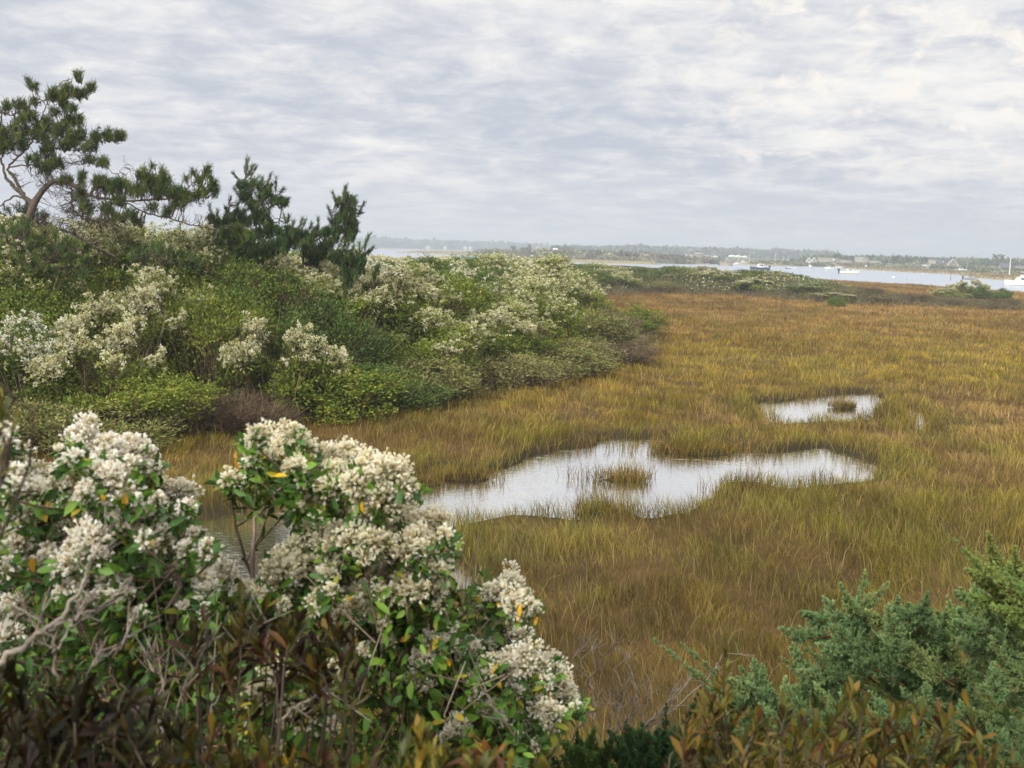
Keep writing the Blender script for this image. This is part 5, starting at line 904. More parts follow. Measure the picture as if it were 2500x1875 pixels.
# ------------------------------------------------------------------ far shores: woods, houses, boats
def dfor(X, Y, z):                      # depth at which pixel row Y meets height z
    v = Fv + (X - 1250) / FPX * Rv - (Y - 937.5) / FPX * Uv; return (z - CAMZ) / v[2]
def crowns(g, P, R, Hh, n, cols, leaf, flat=.75):
    "tree masses: leaf clumps spread through uneven crowns"
    m = len(P); k = 7; lob = rng.normal(0, .42, (m, k, 3)) * [1, 1, .5]; i = np.repeat(np.arange(m), n); j = rng.integers(0, k, m * n); dr = rdir(m * n, .25)
    c = P[i] + np.column_stack([lob[i, j, 0] * R[i], lob[i, j, 1] * R[i], Hh[i] * (.62 + .35 * lob[i, j, 2])]) + dr * (R[i] * .42)[:, None] * [1, 1, flat] * rng.uniform(.6, 1.15, (m * n, 1))
    c[:, 2] = np.maximum(c[:, 2], P[i, 2] + .1); tone = rng.uniform(.78, 1.22, (m, k))[i, j]; L = leaf * rng.uniform(.6, 1.3, m * n) * (R[i] / 3) ** .3
    diamonds(g, c, unit(rdir(m * n) + [0, 0, .3]), rdir(m * n, .4), L, L * .7, pick(cols, m, jit=.15)[i] * tone[:, None], .2, .5)
FG = [srgb(86, 96, 70), srgb(98, 106, 78), srgb(74, 84, 62), srgb(108, 110, 84)]
FS = [srgb(112, 116, 86), srgb(128, 130, 100), srgb(96, 102, 74), srgb(120, 106, 88), srgb(150, 150, 124)]
FB = [srgb(110, 96, 84), srgb(98, 92, 78), srgb(84, 92, 68)]
def sample(pg, n, smin, smax, xr=(1150, 2620)):
    c = []; lo, hi = pg.min(0), pg.max(0)
    while len(c) < n:
        q = rng.uniform(lo, hi, (4000, 2)); s = sdf(q, pg); X_, _, d = proj(np.column_stack([q, np.zeros(len(q))])); m = (s > smin) & (s < smax) & (X_ > xr[0]) & (X_ < xr[1]) & (d > 50); c += list(q[m])
        if len(c) == 0: break
    return np.array(c[:n])
def xy(X_, Y_, d): p = P3(X_, Y_, d); return p
def topline(tab, xs): return np.interp(xs, [a for a, _ in tab], [b for _, b in tab])
def band(name, label, n, xr, dr_, tops, cols, R, leaf, k, hmin=1.2, kind='stuff', cat='woods', up=0):
    "woods whose crests follow the skyline: tops is (X, Y) of the crest at the band's own distance"
    g = Geo(); Xs = rng.uniform(*xr, n); d = rng.uniform(*dr_, n); q = P3(Xs, np.full(n, 640.0), d); gz = Hgt(q[:, :2]); gz = np.maximum(gz, WL)
    Yt = topline(tops, Xs) + np.abs(rng.normal(0, 1.6, n)); top = P3(Xs, Yt, d)[:, 2]; h_ = np.maximum(top - gz, hmin); h_ = h_ * np.where(rng.random(n) < .35, rng.uniform(.55, .9, n), 1)
    Pn = np.column_stack([q[:, :2], gz]); rr_ = R * rng.uniform(.6, 1.3, n); crowns(g, Pn, rr_, h_ * .93, k, cols, leaf)
    tag(g.build(name, M_far), label, cat, kind=kind)
band('woods', 'bluish hazy wood along the farthest shore left of centre', 330, (700, 1330), (1650, 1900), [(700, 590), (880, 590), (940, 586), (1000, 592), (1040, 593), (1120, 594), (1180, 597), (1240, 602), (1330, 606)], FG, 14, 5.0, 60, 6)
band('woods', 'long hazy wood on the rise behind the marina', 560, (1370, 2030), (1000, 1150), [(1370, 616), (1470, 611), (1540, 607), (1600, 610), (1700, 614), (1760, 615), (1850, 618), (1900, 620), (1960, 623), (2030, 626)], FG + FB[:1], 9, 3.6, 60, 5)
band('scrub', 'pale and purplish scrub covering the low dune island', 420, (1165, 1760), (430, 620), [(1165, 613), (1200, 612), (1300, 612), (1400, 612), (1460, 611), (1500, 615), (1560, 616), (1620, 622), (1700, 630), (1760, 636)], FS + FB, 3.4, 1.1, 60, .9, cat='scrub')
band('scrub', 'low pale scrub along the near edge of the dune island', 200, (1180, 1700), (405, 440), [(1180, 624), (1260, 626), (1400, 627), (1600, 636), (1700, 640)], FS, 2.4, .9, 50, .8, cat='scrub')
band('woods', 'grey green woods behind the waterside houses', 620, (1960, 2640), (520, 640), [(1960, 634), (2030, 626), (2080, 630), (2120, 626), (2170, 632), (2205, 628), (2230, 632), (2300, 634), (2360, 634), (2400, 639), (2460, 634), (2510, 638), (2640, 642)], FG + FS[:1], 4.6, 1.6, 70, 2)
band('scrub', 'pale low scrub between the houses and the far water edge', 330, (1840, 2640), (455, 490), [(1840, 640), (1960, 642), (2050, 645), (2140, 646), (2200, 646), (2260, 645), (2330, 648), (2400, 650), (2440, 658), (2640, 662)], FS + FG[:1], 2.6, .9, 60, .8, cat='scrub')
band('scrub', 'dark scrub beyond the reddish spit under the tall white mast', 150, (2395, 2640), (330, 400), [(2395, 660), (2440, 663), (2520, 660), (2640, 664)], FS + FG, 2.4, .8, 60, .8, cat='scrub')
g = Geo()                                     # rust and tan marsh grass on the far spits
for pg, xr, nn, cc in ((LB, (1850, 2640), 5200, [srgb(126, 106, 78), srgb(118, 112, 76), srgb(132, 112, 82)]), (LC, (1000, 1720), 4200, [srgb(160, 146, 116), srgb(148, 134, 102), srgb(138, 126, 92)])):
    q = sample(pg, nn, .5, 26, xr); hh = Hgt(q); n = len(q); diamonds(g, np.column_stack([q, hh - .05]), rdir(n, 2.5), rdir(n), rng.uniform(.35, .7, n), .5, pick(cc, n), .1, .5)
tag(g.build('spit_grass', M_far), 'tan and rusty marsh grass on the far spits across the water', 'grass', kind='stuff')

# single trees that stand out
def tree(name, label, X_, Ytop, d, wpx, kind='round', cols=FG, group=None, nl=None):
    p = P3(X_, Ytop, d); gz = max(hz(p[0], p[1]), WL); H_ = p[2] - gz; R = wpx / FPX * d / 2; root = empty(name, (p[0], p[1], gz), label, 'tree', group); g = Geo()
    tr = np.array([(0, 0, -.2), (.1 * R, 0, H_ * .35), (-.05 * R, 0, H_ * .62), (0, 0, H_ * .85)]); tube(g, curve(tr, 8), np.linspace(R * .12, R * .03, 8), BK * .8, 6)
    A = []; 
    for k in range(9):
        a = rng.uniform(0, 6.28); e = np.array([math.cos(a) * R * .8, math.sin(a) * R * .8, H_ * rng.uniform(.72, .98)]); s0 = np.array([0, 0, H_ * rng.uniform(.35, .7)]); tube(g, curve([s0, s0 * .4 + e * .6 + [0, 0, .03 * H_], e], 5), np.linspace(R * .05, R * .015, 5), BK * .8, 4); A.append(e)
    if kind == 'bare':
        A = np.array(A)[rng.integers(0, 9, 150)]; s0 = A * rng.uniform(.5, 1, (150, 1)); cones(g, s0, s0 + rdir(150, .6) * R * rng.uniform(.25, .6, (150, 1)), R * .03, R * .012, BK * .9)
    g.build('trunk', M_bark, root); g = Geo(); n = nl or (90 if kind == 'bare' else 700); A = np.array(A)[:, :3]; j = rng.integers(0, len(A), n)
    if kind == 'umbrella': c = A[j] + rdir(n) * [R * .45, R * .45, H_ * .05] * rng.uniform(.4, 1.1, (n, 1))
    else: c = A[j] * [.7, .7, 1] - [0, 0, H_ * .12] + rdir(n) * [R * .55, R * .55, H_ * .2] * rng.uniform(.3, 1.1, (n, 1)); 
    if kind == 'round': c[:, 2] -= rng.random(n) * H_ * .25
    L = max(.25, R * .22); diamonds(g, c, rdir(n, .3), rdir(n, .4), L * rng.uniform(.6, 1.2, n), L * .6, pick(cols, n), .2, .5); g.build('crown', M_far, root); return root
tree('umbrella_pine', 'flat topped pine, left one of a pair above the far cottage', 2434, 621, 500, 17, 'umbrella'); tree('umbrella_pine', 'smaller flat topped pine, right one of a pair above the far cottage', 2447, 622, 503, 13, 'umbrella')
tree('round_tree', 'broad dark rounded tree standing above the far woods', 2215, 626, 505, 34); tree('bare_tree', 'pale leafless tree rising behind the dark rounded tree', 2188, 618, 520, 22, 'bare', FB)
tree('bare_tree', 'leafless tree above the grey gambrel house', 2118, 622, 515, 26, 'bare', FB); tree('bare_tree', 'leafless tree beside the long shingled house', 2046, 618, 515, 30, 'bare', FB); tree('bare_tree', 'leafless tree between the two large grey houses', 2085, 623, 515, 18, 'bare', FB)
tree('leaning_tree', 'tall ragged windswept tree on the dune island', 1293, 593, 640, 14, 'round', FG); tree('open_tree', 'open branched tree on the low dune island', 1255, 599, 620, 17, 'bare', FG, nl=260)
tree('island_tree', 'low dark tree just left of the windswept island tree', 1279, 603, 640, 22); tree('island_tree', 'tall rounded tree in the dark island grove', 1355, 597, 640, 24); tree('island_tree', 'rounded tree right of the tallest in the dark island grove', 1374, 600, 645, 26); tree('island_tree', 'rounded tree at the right end of the dark island grove', 1392, 600, 640, 30)
tree('island_tree', 'dark lone tree standing on the crest near the island water channel', 1572, 613, 560, 11, 'umbrella', FG); tree('small_conifer', 'small pointed conifer among the woods by the grey gambrel house', 2146, 628, 500, 8)

SHG = np.array(srgb(146, 142, 134)); DKR = np.array(srgb(96, 94, 102)); WHI = np.array(srgb(226, 226, 222))
def house(name, label, X0, X1, Ybase, Ypeak, d, wall=SHG, roof=SHG * .85, gable=False, trim=WHI, nwin=4, chim=None, eave=.55, dormer=False, rz=0.0, cat='house', door=True):
    "body under a pitched roof; gable=True turns the gable end to the viewer"
    a, b = P3(X0, Ybase, d), P3(X1, Ybase, d); Wd = abs(b[0] - a[0]); c = (a + b) / 2; gz = min(hz(c[0], c[1]), a[2]); pk = P3((X0 + X1) / 2, Ypeak, d)[2] - gz; ev = pk * eave; D = Wd * .75 if gable else min(Wd * .6, 9)
    root = empty(name, (c[0], c[1], gz), label, cat, rz=rz); g = Geo(); x, y = Wd / 2, D / 2
    V = [(-x, -y, -.3), (x, -y, -.3), (x, y, -.3), (-x, y, -.3), (-x, -y, ev), (x, -y, ev), (x, y, ev), (-x, y, ev)]
    if gable: V += [(0, -y, pk - .06), (0, y, pk - .06)]; F4 = [(0, 1, 5, 4), (1, 2, 6, 5), (2, 3, 7, 6), (3, 0, 4, 7)]; F3 = [(4, 5, 8), (6, 7, 9)]
    else: V += [(-x, 0, pk - .06), (x, 0, pk - .06)]; F4 = [(0, 1, 5, 4), (1, 2, 6, 5), (2, 3, 7, 6), (3, 0, 4, 7)]; F3 = [(7, 4, 8), (5, 6, 9)]
    g.add(V, np.array(F4), wall); g.add(V, np.array(F3), wall); g.build('wall', M_shingle, root)
    g = Geo(); o = .35; t = .16
    def slab(A, B, C, Dd):
        A, B, C, Dd = map(np.array, (A, B, C, Dd)); up = np.array([0, 0, t]); V = np.array([A, B, C, Dd, A + up, B + up, C + up, Dd + up]); g.add(V, np.array([(0, 3, 2, 1), (4, 5, 6, 7), (0, 1, 5, 4), (1, 2, 6, 5), (2, 3, 7, 6), (3, 0, 4, 7)]), roof)
    sl_ = (pk - ev) / (x if gable else y); dz = sl_ * o
    if gable: slab((-x - o, -y - o, ev - dz), (0, -y - o, pk), (0, y + o, pk), (-x - o, y + o, ev - dz)); slab((0.001, -y - o, pk), (x + o, -y - o, ev - dz), (x + o, y + o, ev - dz), (0.001, y + o, pk))
    else: slab((-x - o, -y - o, ev - dz), (x + o, -y - o, ev - dz), (x + o, 0, pk), (-x - o, 0, pk)); slab((-x - o, .001, pk), (x + o, .001, pk), (x + o, y + o, ev - dz), (-x - o, y + o, ev - dz))
    rf = g.build('roof', M_roof, root)
    if chim is not None: g = Geo(); box(g, chim * x - .35, chim * x + .35, .1, .8, pk - .8, pk + .8, np.array(srgb(132, 104, 92))); box(g, chim * x - .42, chim * x + .42, .03, .87, pk + .8, pk + .92, np.array(srgb(150, 144, 136))); g.build('chimney', M_trim, rf)
    if gable:                                                  # white barge boards
        g = Geo(); 
        for s_ in (-1, 1): cones(g, np.array([[s_ * (x + o), -y - o - .05, ev - dz]]), np.array([[0, -y - o - .05, pk + .1]]), .18, .18, trim, 4)
        g.build('barge_boards', M_trim, root)
    wins = []
    w_ = min(1.0, Wd / (nwin * 2.2)); h_ = min(1.3, ev * .42)
    for k in range(nwin):
        cx = -x + Wd * (k + .5) / nwin
        if door and k == nwin // 2 and nwin > 1:
            g = Geo(); box(g, cx - w_ * .5, cx + w_ * .5, -y - .07, -y, 0, min(2.1, ev * .75), trim * .7); g.build('door', M_trim, root); continue
        wins.append((cx, ev * .52))
    if gable: wins.append((0, ev + (pk - ev) * .35))
    for cx, cz in wins:
        g = Geo(); q = .12; box(g, cx - w_ / 2 - q, cx + w_ / 2 + q, -y - .08, -y, cz - h_ / 2 - q, cz - h_ / 2, trim); box(g, cx - w_ / 2 - q, cx + w_ / 2 + q, -y - .08, -y, cz + h_ / 2, cz + h_ / 2 + q, trim)
        box(g, cx - w_ / 2 - q, cx - w_ / 2, -y - .08, -y, cz - h_ / 2, cz + h_ / 2, trim); box(g, cx + w_ / 2, cx + w_ / 2 + q, -y - .08, -y, cz - h_ / 2, cz + h_ / 2, trim); box(g, cx - .03, cx + .03, -y - .07, -y - .03, cz - h_ / 2, cz + h_ / 2, trim)
        f = g.build('window', M_trim, root); g = Geo(); box(g, cx - w_ / 2, cx + w_ / 2, -y - .03, -y, cz - h_ / 2, cz + h_ / 2, np.array(srgb(70, 78, 88))); g.build('pane', M_pane, f)
    if dormer:
        g = Geo(); dw = Wd * .16; cx = dormer * x; z0 = ev + (pk - ev) * .2; z1 = ev + (pk - ev) * .8; box(g, cx - dw / 2, cx + dw / 2, -y * .8, 0, z0, z1, wall); dm = g.build('dormer', M_shingle, root)
        g = Geo(); box(g, cx - dw / 2 - .15, cx + dw / 2 + .15, -y * .8 - .15, .1, z1, z1 + .15, trim); g.build('dormer_roof', M_trim, dm); g = Geo(); box(g, cx - dw * .3, cx + dw * .3, -y * .8 - .05, -y * .8, z0 + (z1 - z0) * .3, z1 - .1, trim); g.build('dormer_window', M_trim, dm)
    return root
house('gable_cottage', 'small white cottage with two pointed gables by the moored pilothouse boat', 1968, 1979, 641, 629, 470, WHI * .9, SHG, True, nwin=2, door=False); house('gable_cottage', 'smaller white gabled wing right of the white cottage', 1981, 1991, 640, 629, 473, WHI * .85, SHG, True, nwin=1, door=False)
house('shingled_house', 'long grey shingled house with a big sloping roof and small front gable', 1995, 2045, 650, 629.5, 475, eave=.42, nwin=6, dormer=.45); house('shingled_house', 'low grey wing at the right end of the long shingled house', 2047, 2078, 649, 635, 478, eave=.5, nwin=4, door=False)
house('gambrel_house', 'grey two storey house with a dormered roof before leafless trees', 2086, 2116, 649, 627, 472, eave=.5, nwin=4, dormer=.1, chim=-.75, roof=SHG * .95); house('low_annex', 'long low grey annex right of the two storey grey house', 2118, 2147, 649, 636, 474, eave=.6, nwin=4, door=False)
house('gable_house', 'brown shingled house with a wide white trimmed gable facing the water', 2306, 2334, 654, 633, 470, SHG * .75, DKR, True, nwin=2, eave=.35); house('dormer_house', 'dark roofed house with a white dormer beside the wide gabled house', 2288, 2307, 653, 635.5, 474, SHG, DKR * .9, nwin=2, dormer=.2, eave=.5)
house('grey_roof_house', 'plain grey roof half hidden left of the white dormer', 2266, 2287, 652, 634.5, 482, SHG, SHG, nwin=2, eave=.45, door=False)
house('dark_roof_cottage', 'pale cottage with a dark blue roof beside the tall white mast', 2440, 2466, 663, 642, 430, np.array(srgb(170, 176, 162)), DKR, nwin=3, eave=.48); house('boat_shed', 'small white flat fronted shed on the far beach', 2251, 2267, 657, 647, 458, WHI, WHI * .8, nwin=2, eave=.85, cat='shed')
house('low_house', 'long low grey roof at the frame edge beyond the dark roofed cottage', 2476, 2520, 660, 650, 440, SHG, SHG * .7, nwin=4, eave=.5)
house('marina_shed', 'low grey marina shed, left one of three', 1673, 1696, 631, 621, 640, SHG * 1.1, SHG * 1.15, nwin=3, eave=.55, cat='shed'); house('marina_shed', 'tallest grey marina shed, middle one of three', 1695, 1718, 631, 617, 645, SHG * 1.1, SHG * .95, nwin=3, eave=.8, cat='shed'); house('marina_shed', 'grey marina shed with a rail along its roof, right one of three', 1719, 1737, 633, 623, 640, SHG, SHG * .9, nwin=3, eave=.8, cat='shed')
house('island_house', 'white walled house with steep pale roof on the dune island', 1304, 1320, 613, 602, 650, WHI * .95, WHI * .8, True, nwin=2, eave=.35, door=False); house('island_house', 'grey island house right of the steep white one', 1319, 1336, 613, 604, 655, SHG, SHG * .9, nwin=3, eave=.5, chim=-.8)
house('island_house', 'white roofed house peeping from the island grove', 1351, 1361, 610, 606, 620, WHI * .9, WHI, nwin=2, eave=.4, door=False); house('island_house', 'small white gabled house on the skyline of the dune island', 1500, 1510, 616, 610.5, 700, WHI, WHI * .9, True, nwin=1, eave=.4, door=False)
for X_, Y_, w_, l_ in ((1045, 601, 11, 'left one of the white houses in the farthest hazy wood'), (1087, 602, 8, 'small white house in the middle of the farthest hazy wood'), (1136, 604, 8, 'white house near the right end of the farthest hazy wood'), (1148, 604.5, 6, 'smallest white house at the right end of the farthest hazy wood')):
    house('distant_house', l_, X_ - w_ / 2, X_ + w_ / 2, Y_ + 3.5, Y_ - 2.5, 1640, WHI * .9, WHI * .75, X_ < 1100, nwin=1, eave=.5, door=False)

# boats
HB = np.array(srgb(232, 230, 222)); NVY = np.array(srgb(52, 58, 76)); BLU = np.array(srgb(60, 84, 140)); GRYc = np.array(srgb(150, 152, 156)); RED = np.array(srgb(170, 64, 54)); GLS = np.array(srgb(60, 70, 84))
def hullmesh(g, L, B, Hf, col, boot, sheer=.35):
    n = 9; V = []; xs = np.linspace(-.5, .5, n)
    for t in xs:
        b = B / 2 * (1 - max(0, (t - .02) / .48) ** 2.1) * (.92 + .08 * min(1, (t + .5) * 4)); z1 = Hf * (1 + sheer * max(0, t + .1) ** 1.4 * 2); rk = .06 * L * max(0, t) * 2
        V += [(t * L, 0, -.25), (t * L + rk * .2, -b * .72, -.12), (t * L + rk * .4, -b * .86, .14 * Hf), (t * L + rk, -b, z1), (t * L + rk, b, z1), (t * L + rk * .4, b * .86, .14 * Hf), (t * L + rk * .2, b * .72, -.12)]
    V = np.array(V); F1, F2 = [], []
    for i in range(n - 1):
        for j in range(7):
            q = (i * 7 + j, i * 7 + (j + 1) % 7, (i + 1) * 7 + (j + 1) % 7, (i + 1) * 7 + j)
            if j == 3: continue
            (F2 if j in (0, 1, 5, 6) else F1).append(q)
    g.add(V, np.array(F1), col); g.add(V, np.array(F2), boot); g.add(V[:7], np.array([[0, 6, 5, 2], [0, 2, 1, 1]])[:1], col); g.add(V[:7], np.array([[2, 5, 4, 3]]), col)
    dk = []; 
    for i in range(n - 1): dk.append((i * 7 + 3, (i + 1) * 7 + 3, (i + 1) * 7 + 4, i * 7 + 4))
    W_ = V.copy(); W_[:, 2] -= Hf * .16; g.add(W_, np.array(dk), col * .92)
def boat(name, label, X0, X1, Yw, kind, hull=HB, boot=NVY, rz=0.0, mast=None, cabin=HB, d=None, cat='boat', group=None):
    Xc_ = (X0 + X1) / 2; d = d or dfor(Xc_, Yw, WL); c = P3(Xc_, Yw, d); L = abs(X1 - X0) / FPX * d; flip = X1 < X0; root = empty(name, (c[0], c[1], WL if c[2] < WL + .3 else c[2]), label, cat, group, rz + (math.pi if flip else 0))
    B = L * .32; Hf = L * .13; g = Geo(); hullmesh(g, L, B, Hf, hull, boot); g.build('hull', M_paint, root, smooth=False)
    if kind in ('cabin', 'pilot', 'fly', 'yacht'):
        l0, l1 = {'cabin': (-.12, .24), 'pilot': (-.2, .16), 'fly': (-.3, .18), 'yacht': (-.32, .22)}[kind]; hc = L * {'cabin': .13, 'pilot': .2, 'fly': .16, 'yacht': .14}[kind]; z0 = Hf * .9; bb = B * .34
        g = Geo(); V = [(l0 * L, -bb, z0), (l1 * L, -bb, z0), (l1 * L, bb, z0), (l0 * L, bb, z0), (l0 * L, -bb * .92, z0 + hc), (l1 * L * .62, -bb * .9, z0 + hc), (l1 * L * .62, bb * .9, z0 + hc), (l0 * L, bb * .92, z0 + hc)]
        g.add(V, np.array([(0, 1, 5, 4), (1, 2, 6, 5), (2, 3, 7, 6), (3, 0, 4, 7), (4, 5, 6, 7)]), cabin); box(g, l0 * L - .1, l1 * L * .62 + .15, -bb, bb, z0 + hc, z0 + hc + .06, cabin); cb = g.build('cabin', M_paint, root)
        g = Geo(); za, zb_ = z0 + hc * .45, z0 + hc * .85
        for s_ in (-1, 1): box(g, l0 * L * .8, l1 * L * .45, s_ * (bb + .012) - .01, s_ * (bb + .012) + .01, za, zb_, GLS)
        g.build('window', M_pane, cb)
        if kind in ('fly', 'yacht'): g = Geo(); box(g, l0 * L * .6, l1 * L * .2, -bb * .8, bb * .8, z0 + hc + .07, z0 + hc * 1.5, cabin); box(g, l0 * L * .7, l1 * L * .3, -bb * .9, bb * .9, z0 + hc * 2.1, z0 + hc * 2.1 + .06, cabin); cones(g, np.array([[l0 * L * .6, s_ * bb * .8, z0 + hc] for s_ in (-1, 1)]), np.array([[l0 * L * .6, s_ * bb * .8, z0 + hc * 2.1] for s_ in (-1, 1)]), .03, .03, GRYc, 5); g.build('flybridge', M_paint, root)
    if kind == 'open':
        g = Geo(); box(g, -.05 * L, .07 * L, -B * .16, B * .16, Hf * .8, Hf * 1.9, cabin); box(g, .0, .08 * L, -B * .18, B * .18, Hf * 1.9, Hf * 2.4, GLS); g.build('console', M_paint, root)
    if kind in ('open', 'pilot', 'cabin'):
        g = Geo(); box(g, -.56 * L, -.5 * L, -B * .1, B * .1, -.1, Hf * 1.2, NVY); box(g, -.59 * L, -.49 * L, -B * .13, B * .13, Hf * 1.2, Hf * 1.9, NVY * .8); g.build('outboard', M_paint, root)
    if kind == 'sail':
        g = Geo(); box(g, -.15 * L, .2 * L, -B * .22, B * .22, Hf * .9, Hf * 1.35, cabin); g.build('cabin', M_paint, root)
    if mast:
        mz = P3(Xc_, mast, d)[2] - root.location[2]; g = Geo(); mx = .08 * L if kind == 'sail' else 0
        cones(g, np.array([[mx, 0, Hf * .5]]), np.array([[mx, 0, mz]]), .16, .11, np.array(srgb(214, 214, 210)), 8); m_ = g.build('mast', M_paint, root); g = Geo()
        if kind == 'sail':
            cones(g, np.array([[mx, 0, Hf * 1.9]]), np.array([[-.42 * L, 0, Hf * 1.9]]), .07, .06, GRYc, 6); cones(g, np.array([[mx, 0, mz], [mx, 0, mz]]), np.array([[.54 * L, 0, Hf * 1.3], [-.5 * L, 0, Hf]]), .015, .015, GRYc, 3); g.build('boom_and_stays', M_paint, root)
    return root
boat('cabin_boat', 'cream hulled cabin boat with dark waterline moored in open water, bow to the right', 2049, 2097, 668.5, 'cabin', HB * [1, .99, .9], NVY * .8)
boat('cabin_boat', 'white cabin boat with bow to the left, further out than the cream boat', 2036, 2014, 656, 'cabin', boot=HB * .6); boat('work_boat', 'white work boat with a reddish wheelhouse behind the white cabin boat', 2033, 2056, 654, 'pilot', cabin=np.array(srgb(196, 150, 140)))
boat('pilothouse_boat', 'white pilothouse boat seen stern on below the white gabled cottage', 1966, 1990, 654.5, 'pilot', rz=.9, boot=BLU * .8); boat('flybridge_boat', 'flybridge boat with a dark blue canvas moored beyond the shrubs', 1924, 1944, 655.5, 'fly', HB, BLU, cabin=HB * [.6, .65, .9]); boat('skiff', 'dark low skiff beside the blue canvas flybridge boat', 1918, 1930, 656, 'open', NVY, NVY * .7)
boat('lobster_boat', 'dark hulled boat with high bow to the left, half hidden behind the strip shrubs', 1877, 1833, 656, 'pilot', NVY * 1.1, NVY * .6, d=300)
boat('power_boat', 'grey open motor boat with blue outboards near the reddish spit', 2351, 2385, 682.5, 'open', GRYc, NVY, cabin=GRYc * .8)
boat('large_yacht', 'large white boat cut by the frame edge in front of the reddish spit', 2535, 2455, 697.5, 'yacht', HB * [1, .97, .93], HB * .55, mast=672)
boat('sail_boat', 'white sailing boat with a bare mast moored left of the flybridge boat', 1904, 1916, 647.5, 'sail', mast=625); boat('sail_boat', 'white sailing boat with the tallest mast beside the marina', 1822, 1834, 643, 'sail', mast=615.5); boat('sail_boat', 'sailing boat with faint mast before the long wood', 1886, 1896, 646, 'sail', mast=616); boat('sail_boat', 'distant sailing boat with a thin mast right of the faint masted one', 1919, 1927, 646, 'sail', mast=624); boat('sail_boat', 'sailing boat with a bare mast among the shrink wrapped boats', 1797, 1806, 641, 'sail', mast=616)
boat('cabin_boat', 'white cabin boat lying on the far beach below the pale scrub', 2329, 2359, 668.5, 'cabin', boot=HB * .8, d=425); boat('beached_dinghy', 'small white dinghy left end of the row pulled up on the far beach', 2207, 2217, 661, 'open', d=445, group='boats pulled up on the far beach'); boat('beached_dinghy', 'white dinghy next to the reddish one on the far beach', 2221, 2231, 661, 'open', d=447, group='boats pulled up on the far beach')
boat('beached_dinghy', 'reddish dinghy pulled up on the far beach', 2213, 2226, 662, 'open', np.array(srgb(206, 160, 146)), d=440, group='boats pulled up on the far beach'); boat('beached_dinghy', 'white dinghy beside the small white beach shed', 2238, 2249, 657, 'open', d=452, group='boats pulled up on the far beach')
i_ = 0
mar = [(1737, 643, 16, 'cabin', 'white cabin boat at the left end of the marina row'), (1754, 641, 22, 'yacht', 'long white motor yacht near the left end of the marina'), (1766, 645, 16, 'fly', 'white flybridge boat in front of the brown marina roof'), (1785, 646, 20, 'cabin', 'low cabin boat behind the strip flowers in the marina'), (1800, 645, 18, 'pilot', 'white pilothouse boat in the middle of the marina row'),
       (1816, 643, 20, 'fly', 'tall white flybridge boat in the middle of the marina row'), (1842, 643, 12, 'cabin', 'small white cabin boat just right of the tallest mast'), (1858, 645, 14, 'pilot', 'small white pilothouse boat above the dark hulled boat'), (1873, 646, 14, 'cabin', 'small white cabin boat between dark hulled boat and faint mast'), (1893, 648, 16, 'pilot', 'white pilothouse boat right of the faint mast'),
       (1775, 638, 20, 'yacht', 'white motor yacht in the second marina row, centre left'), (1755, 636, 16, 'cabin', 'small cabin boat in the second marina row at the sheds'), (1745, 629, 20, 'cabin', 'white boat stored on land beside the grey sheds')]
for X_, Y_, w_, k_, l_ in mar: boat('marina_boat', l_, X_ - w_ / 2, X_ + w_ / 2, Y_, k_, boot=HB * .6, rz=rng.uniform(-.25, .25), d=dfor(X_, max(Y_, 641), WL) if Y_ > 640 else 620, group='white boats in the marina')
for X_, Y_, w_, l_ in ((1787, 628, 17, 'left'), (1802, 628.5, 16, 'middle'), (1818, 629, 14, 'right')):        # boats under white winter wrap
    p = P3(X_, Y_, 600); L = w_ / FPX * 600; gz = hz(p[0], p[1]); root = empty('wrapped_boat', (p[0], p[1], p[2]), f'boat under white winter wrap on land, {l_} one of three', 'boat', 'boats under winter wrap'); g = Geo(); hullmesh(g, L, L * .3, L * .14, HB, HB * .8); g.build('hull', M_paint, root)
    g = Geo(); V = [(-.5 * L, -.15 * L, L * .14), (.4 * L, -.12 * L, L * .18), (.4 * L, .12 * L, L * .18), (-.5 * L, .15 * L, L * .14), (-.45 * L, 0, L * .27), (0, 0, L * .33), (.38 * L, 0, L * .24)]; g.add(V, np.array([(0, 1, 6, 5), (3, 4, 5, 6)]), HB * 1.02); g.add(V, np.array([(0, 5, 4), (2, 3, 6), (1, 2, 6), (0, 4, 3)]), HB); g.build('wrap', M_paint, root)
    g = Geo(); box(g, -.3 * L, -.22 * L, -.1 * L, .1 * L, gz - p[2], 0, GRYc * .6); box(g, .1 * L, .18 * L, -.1 * L, .1 * L, gz - p[2], 0, GRYc * .6); g.build('cradle', M_trim, root)
house('marina_roof', 'long low brown roof at the marina water edge', 1758, 1786, 646, 638.5, 392, np.array(srgb(150, 138, 126)), np.array(srgb(140, 128, 116)), nwin=4, eave=.4, cat='shed', door=False)
for X_, Y_, w_, l_ in ((1015, 610.5, 7, 'faint white boat on the distant water, left of three'), (1047, 612, 9, 'white boat on the distant water with the brightest hull'), (1093, 614, 9, 'white boat on the distant water nearest the tan spit')): boat('distant_boat', l_, X_ - w_ / 2, X_ + w_ / 2, Y_, 'cabin', boot=HB * .7)
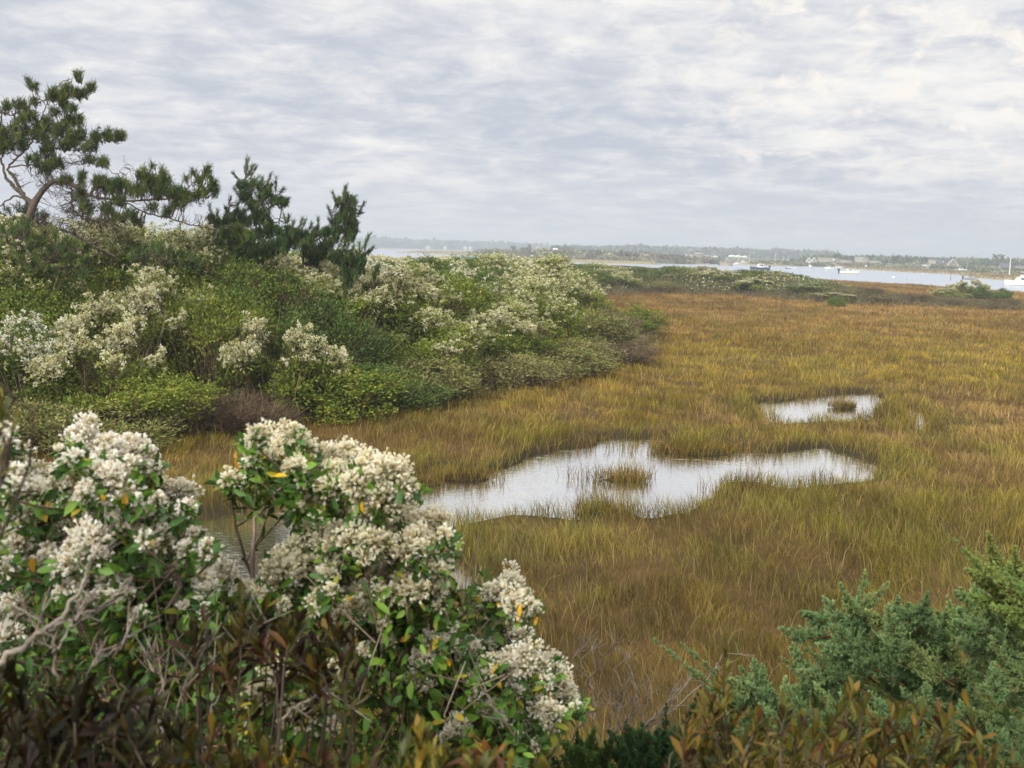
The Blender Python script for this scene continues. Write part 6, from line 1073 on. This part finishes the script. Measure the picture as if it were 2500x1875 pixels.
# buoys, masts, poles
def buoy(X_, Y_, r, label, col=HB):
    d = dfor(X_, Y_, WL); p = P3(X_, Y_, d); R = r / FPX * d; o = empty('mooring_buoy', (p[0], p[1], WL), label, 'buoy'); g = Geo(); z = np.linspace(-.6, 1, 7); a = np.arange(10) * 2 * np.pi / 10
    V = np.array([[math.cos(q) * R * math.sqrt(max(0, 1 - (t * .95) ** 2)), math.sin(q) * R * math.sqrt(max(0, 1 - (t * .95) ** 2)), t * R * .9] for t in z for q in a]); F = [(i * 10 + j, i * 10 + (j + 1) % 10, (i + 1) * 10 + (j + 1) % 10, (i + 1) * 10 + j) for i in range(6) for j in range(10)]
    g.add(V, np.array(F), col); g.build('float', M_paint, o, smooth=True); g = Geo(); cones(g, np.array([[0, 0, R * .7]]), np.array([[0, 0, R * 2.6]]), R * .12, R * .1, GRYc, 6); g.build('spar', M_paint, o)
buoy(2181, 677, 3.2, 'large white buoy with dark foot in the middle of the open channel', HB); buoy(2254, 669, 1.6, 'small white buoy just off the far beach'); buoy(2156, 664, 1.4, 'tiny white buoy left of the beached dinghies'); buoy(2017, 661, 1.5, 'white buoy below the bow of the left facing cabin boat'); buoy(2214, 683, 1.3, 'dark little buoy near the marsh edge', NVY); buoy(2380, 668, 2.2, 'white round buoy lying at the edge of the reddish spit')
def pole(name, X_, Y0, Y1, d, r, label, col, arms=0, top=None):
    b = P3(X_, Y0, d); t = P3(X_ if top is None else top, Y1, d); gz = min(b[2], hz(b[0], b[1])); root = empty(name, (b[0], b[1], gz), label, 'pole'); g = Geo(); cones(g, np.array([[0, 0, -.2]]), np.array([[t[0] - b[0], 0, t[2] - gz]]), r, r * .7, col, 8); g.build('shaft', M_trim, root)
    if arms: g = Geo(); H_ = t[2] - gz; box(g, -arms, arms, -.08, .08, H_ - .5, H_ - .35, col * .8); cones(g, np.array([[q * arms, 0, H_ - .35] for q in (-.9, -.4, .4, .9)]), np.array([[q * arms, 0, H_ - .1] for q in (-.9, -.4, .4, .9)]), .06, .05, GRYc, 6); g.build('crossarm', M_trim, root)
pole('flagpole', 2464.5, 672, 629, 300, .16, 'tall white flagpole in front of the dark roofed cottage', WHI * .95); pole('utility_pole', 2359, 654, 631, 440, .17, 'slightly leaning grey utility pole right of the gabled house', GRYc * 1.1, .9, 2363)
pole('utility_pole', 2275, 640, 626.5, 500, .13, 'thin utility pole on the skyline left of the dormer house', GRYc * .7, .9); pole('utility_pole', 2489, 645, 629.5, 480, .14, 'utility pole with a crossarm at the frame edge', GRYc * .7, 1.0)
pole('marker_post', 2321, 684, 671, 215, .07, 'thin dark marker post standing in the channel', NVY); pole('channel_beacon', 2114, 655, 647, 440, .55, 'small white pointed beacon on the far sand edge', WHI)
p = P3(2444, 672, 300); root = empty('hoop_house', (p[0], p[1], hz(p[0], p[1])), 'low pale arched frame stretching left from the flagpole foot', 'frame'); g = Geo(); Wd = 46 / FPX * 300 / 2; a = np.linspace(0, math.pi, 16)
for y_ in (0, .6): tube(g, np.column_stack([np.cos(a) * Wd, np.full(16, y_), np.sin(a) * 1.0 + .1]), .05, GRYc * 1.1, 5)
g.build('arch', M_trim, root)
for k in range(4):
    x_ = (k / 3 - .5) * 1.6 * Wd; g = Geo(); cones(g, np.array([[x_, 0, -.3], [x_, .6, -.3]]), np.array([[x_, 0, .1 + math.sqrt(max(0, 1 - (x_ / Wd) ** 2))]] * 2) + [[0, 0, 0], [0, .6, 0]], .05, .05, GRYc, 5); g.build('post', M_trim, root)

# ------------------------------------------------------------------ haze
hb = bpy.data.meshes.new('haze'); bx = Geo(); box(bx, -3300, 3300, -60, 5200, -2.6, 16.5, np.array([1., 1, 1]))
o = bx.build('haze', M_trim); o.data.materials.clear(); m = bpy.data.materials.new('haze_air'); m.use_nodes = True; t = m.node_tree; t.nodes.clear()
pvn = t.nodes.new('ShaderNodeVolumePrincipled'); pvn.inputs['Density'].default_value = .00085; pvn.inputs['Color'].default_value = (.80, .89, 1, 1); pvn.inputs['Anisotropy'].default_value = .2
om = t.nodes.new('ShaderNodeOutputMaterial'); t.links.new(pvn.outputs[0], om.inputs['Volume']); o.data.materials.append(m); tag(o, kind='stuff')
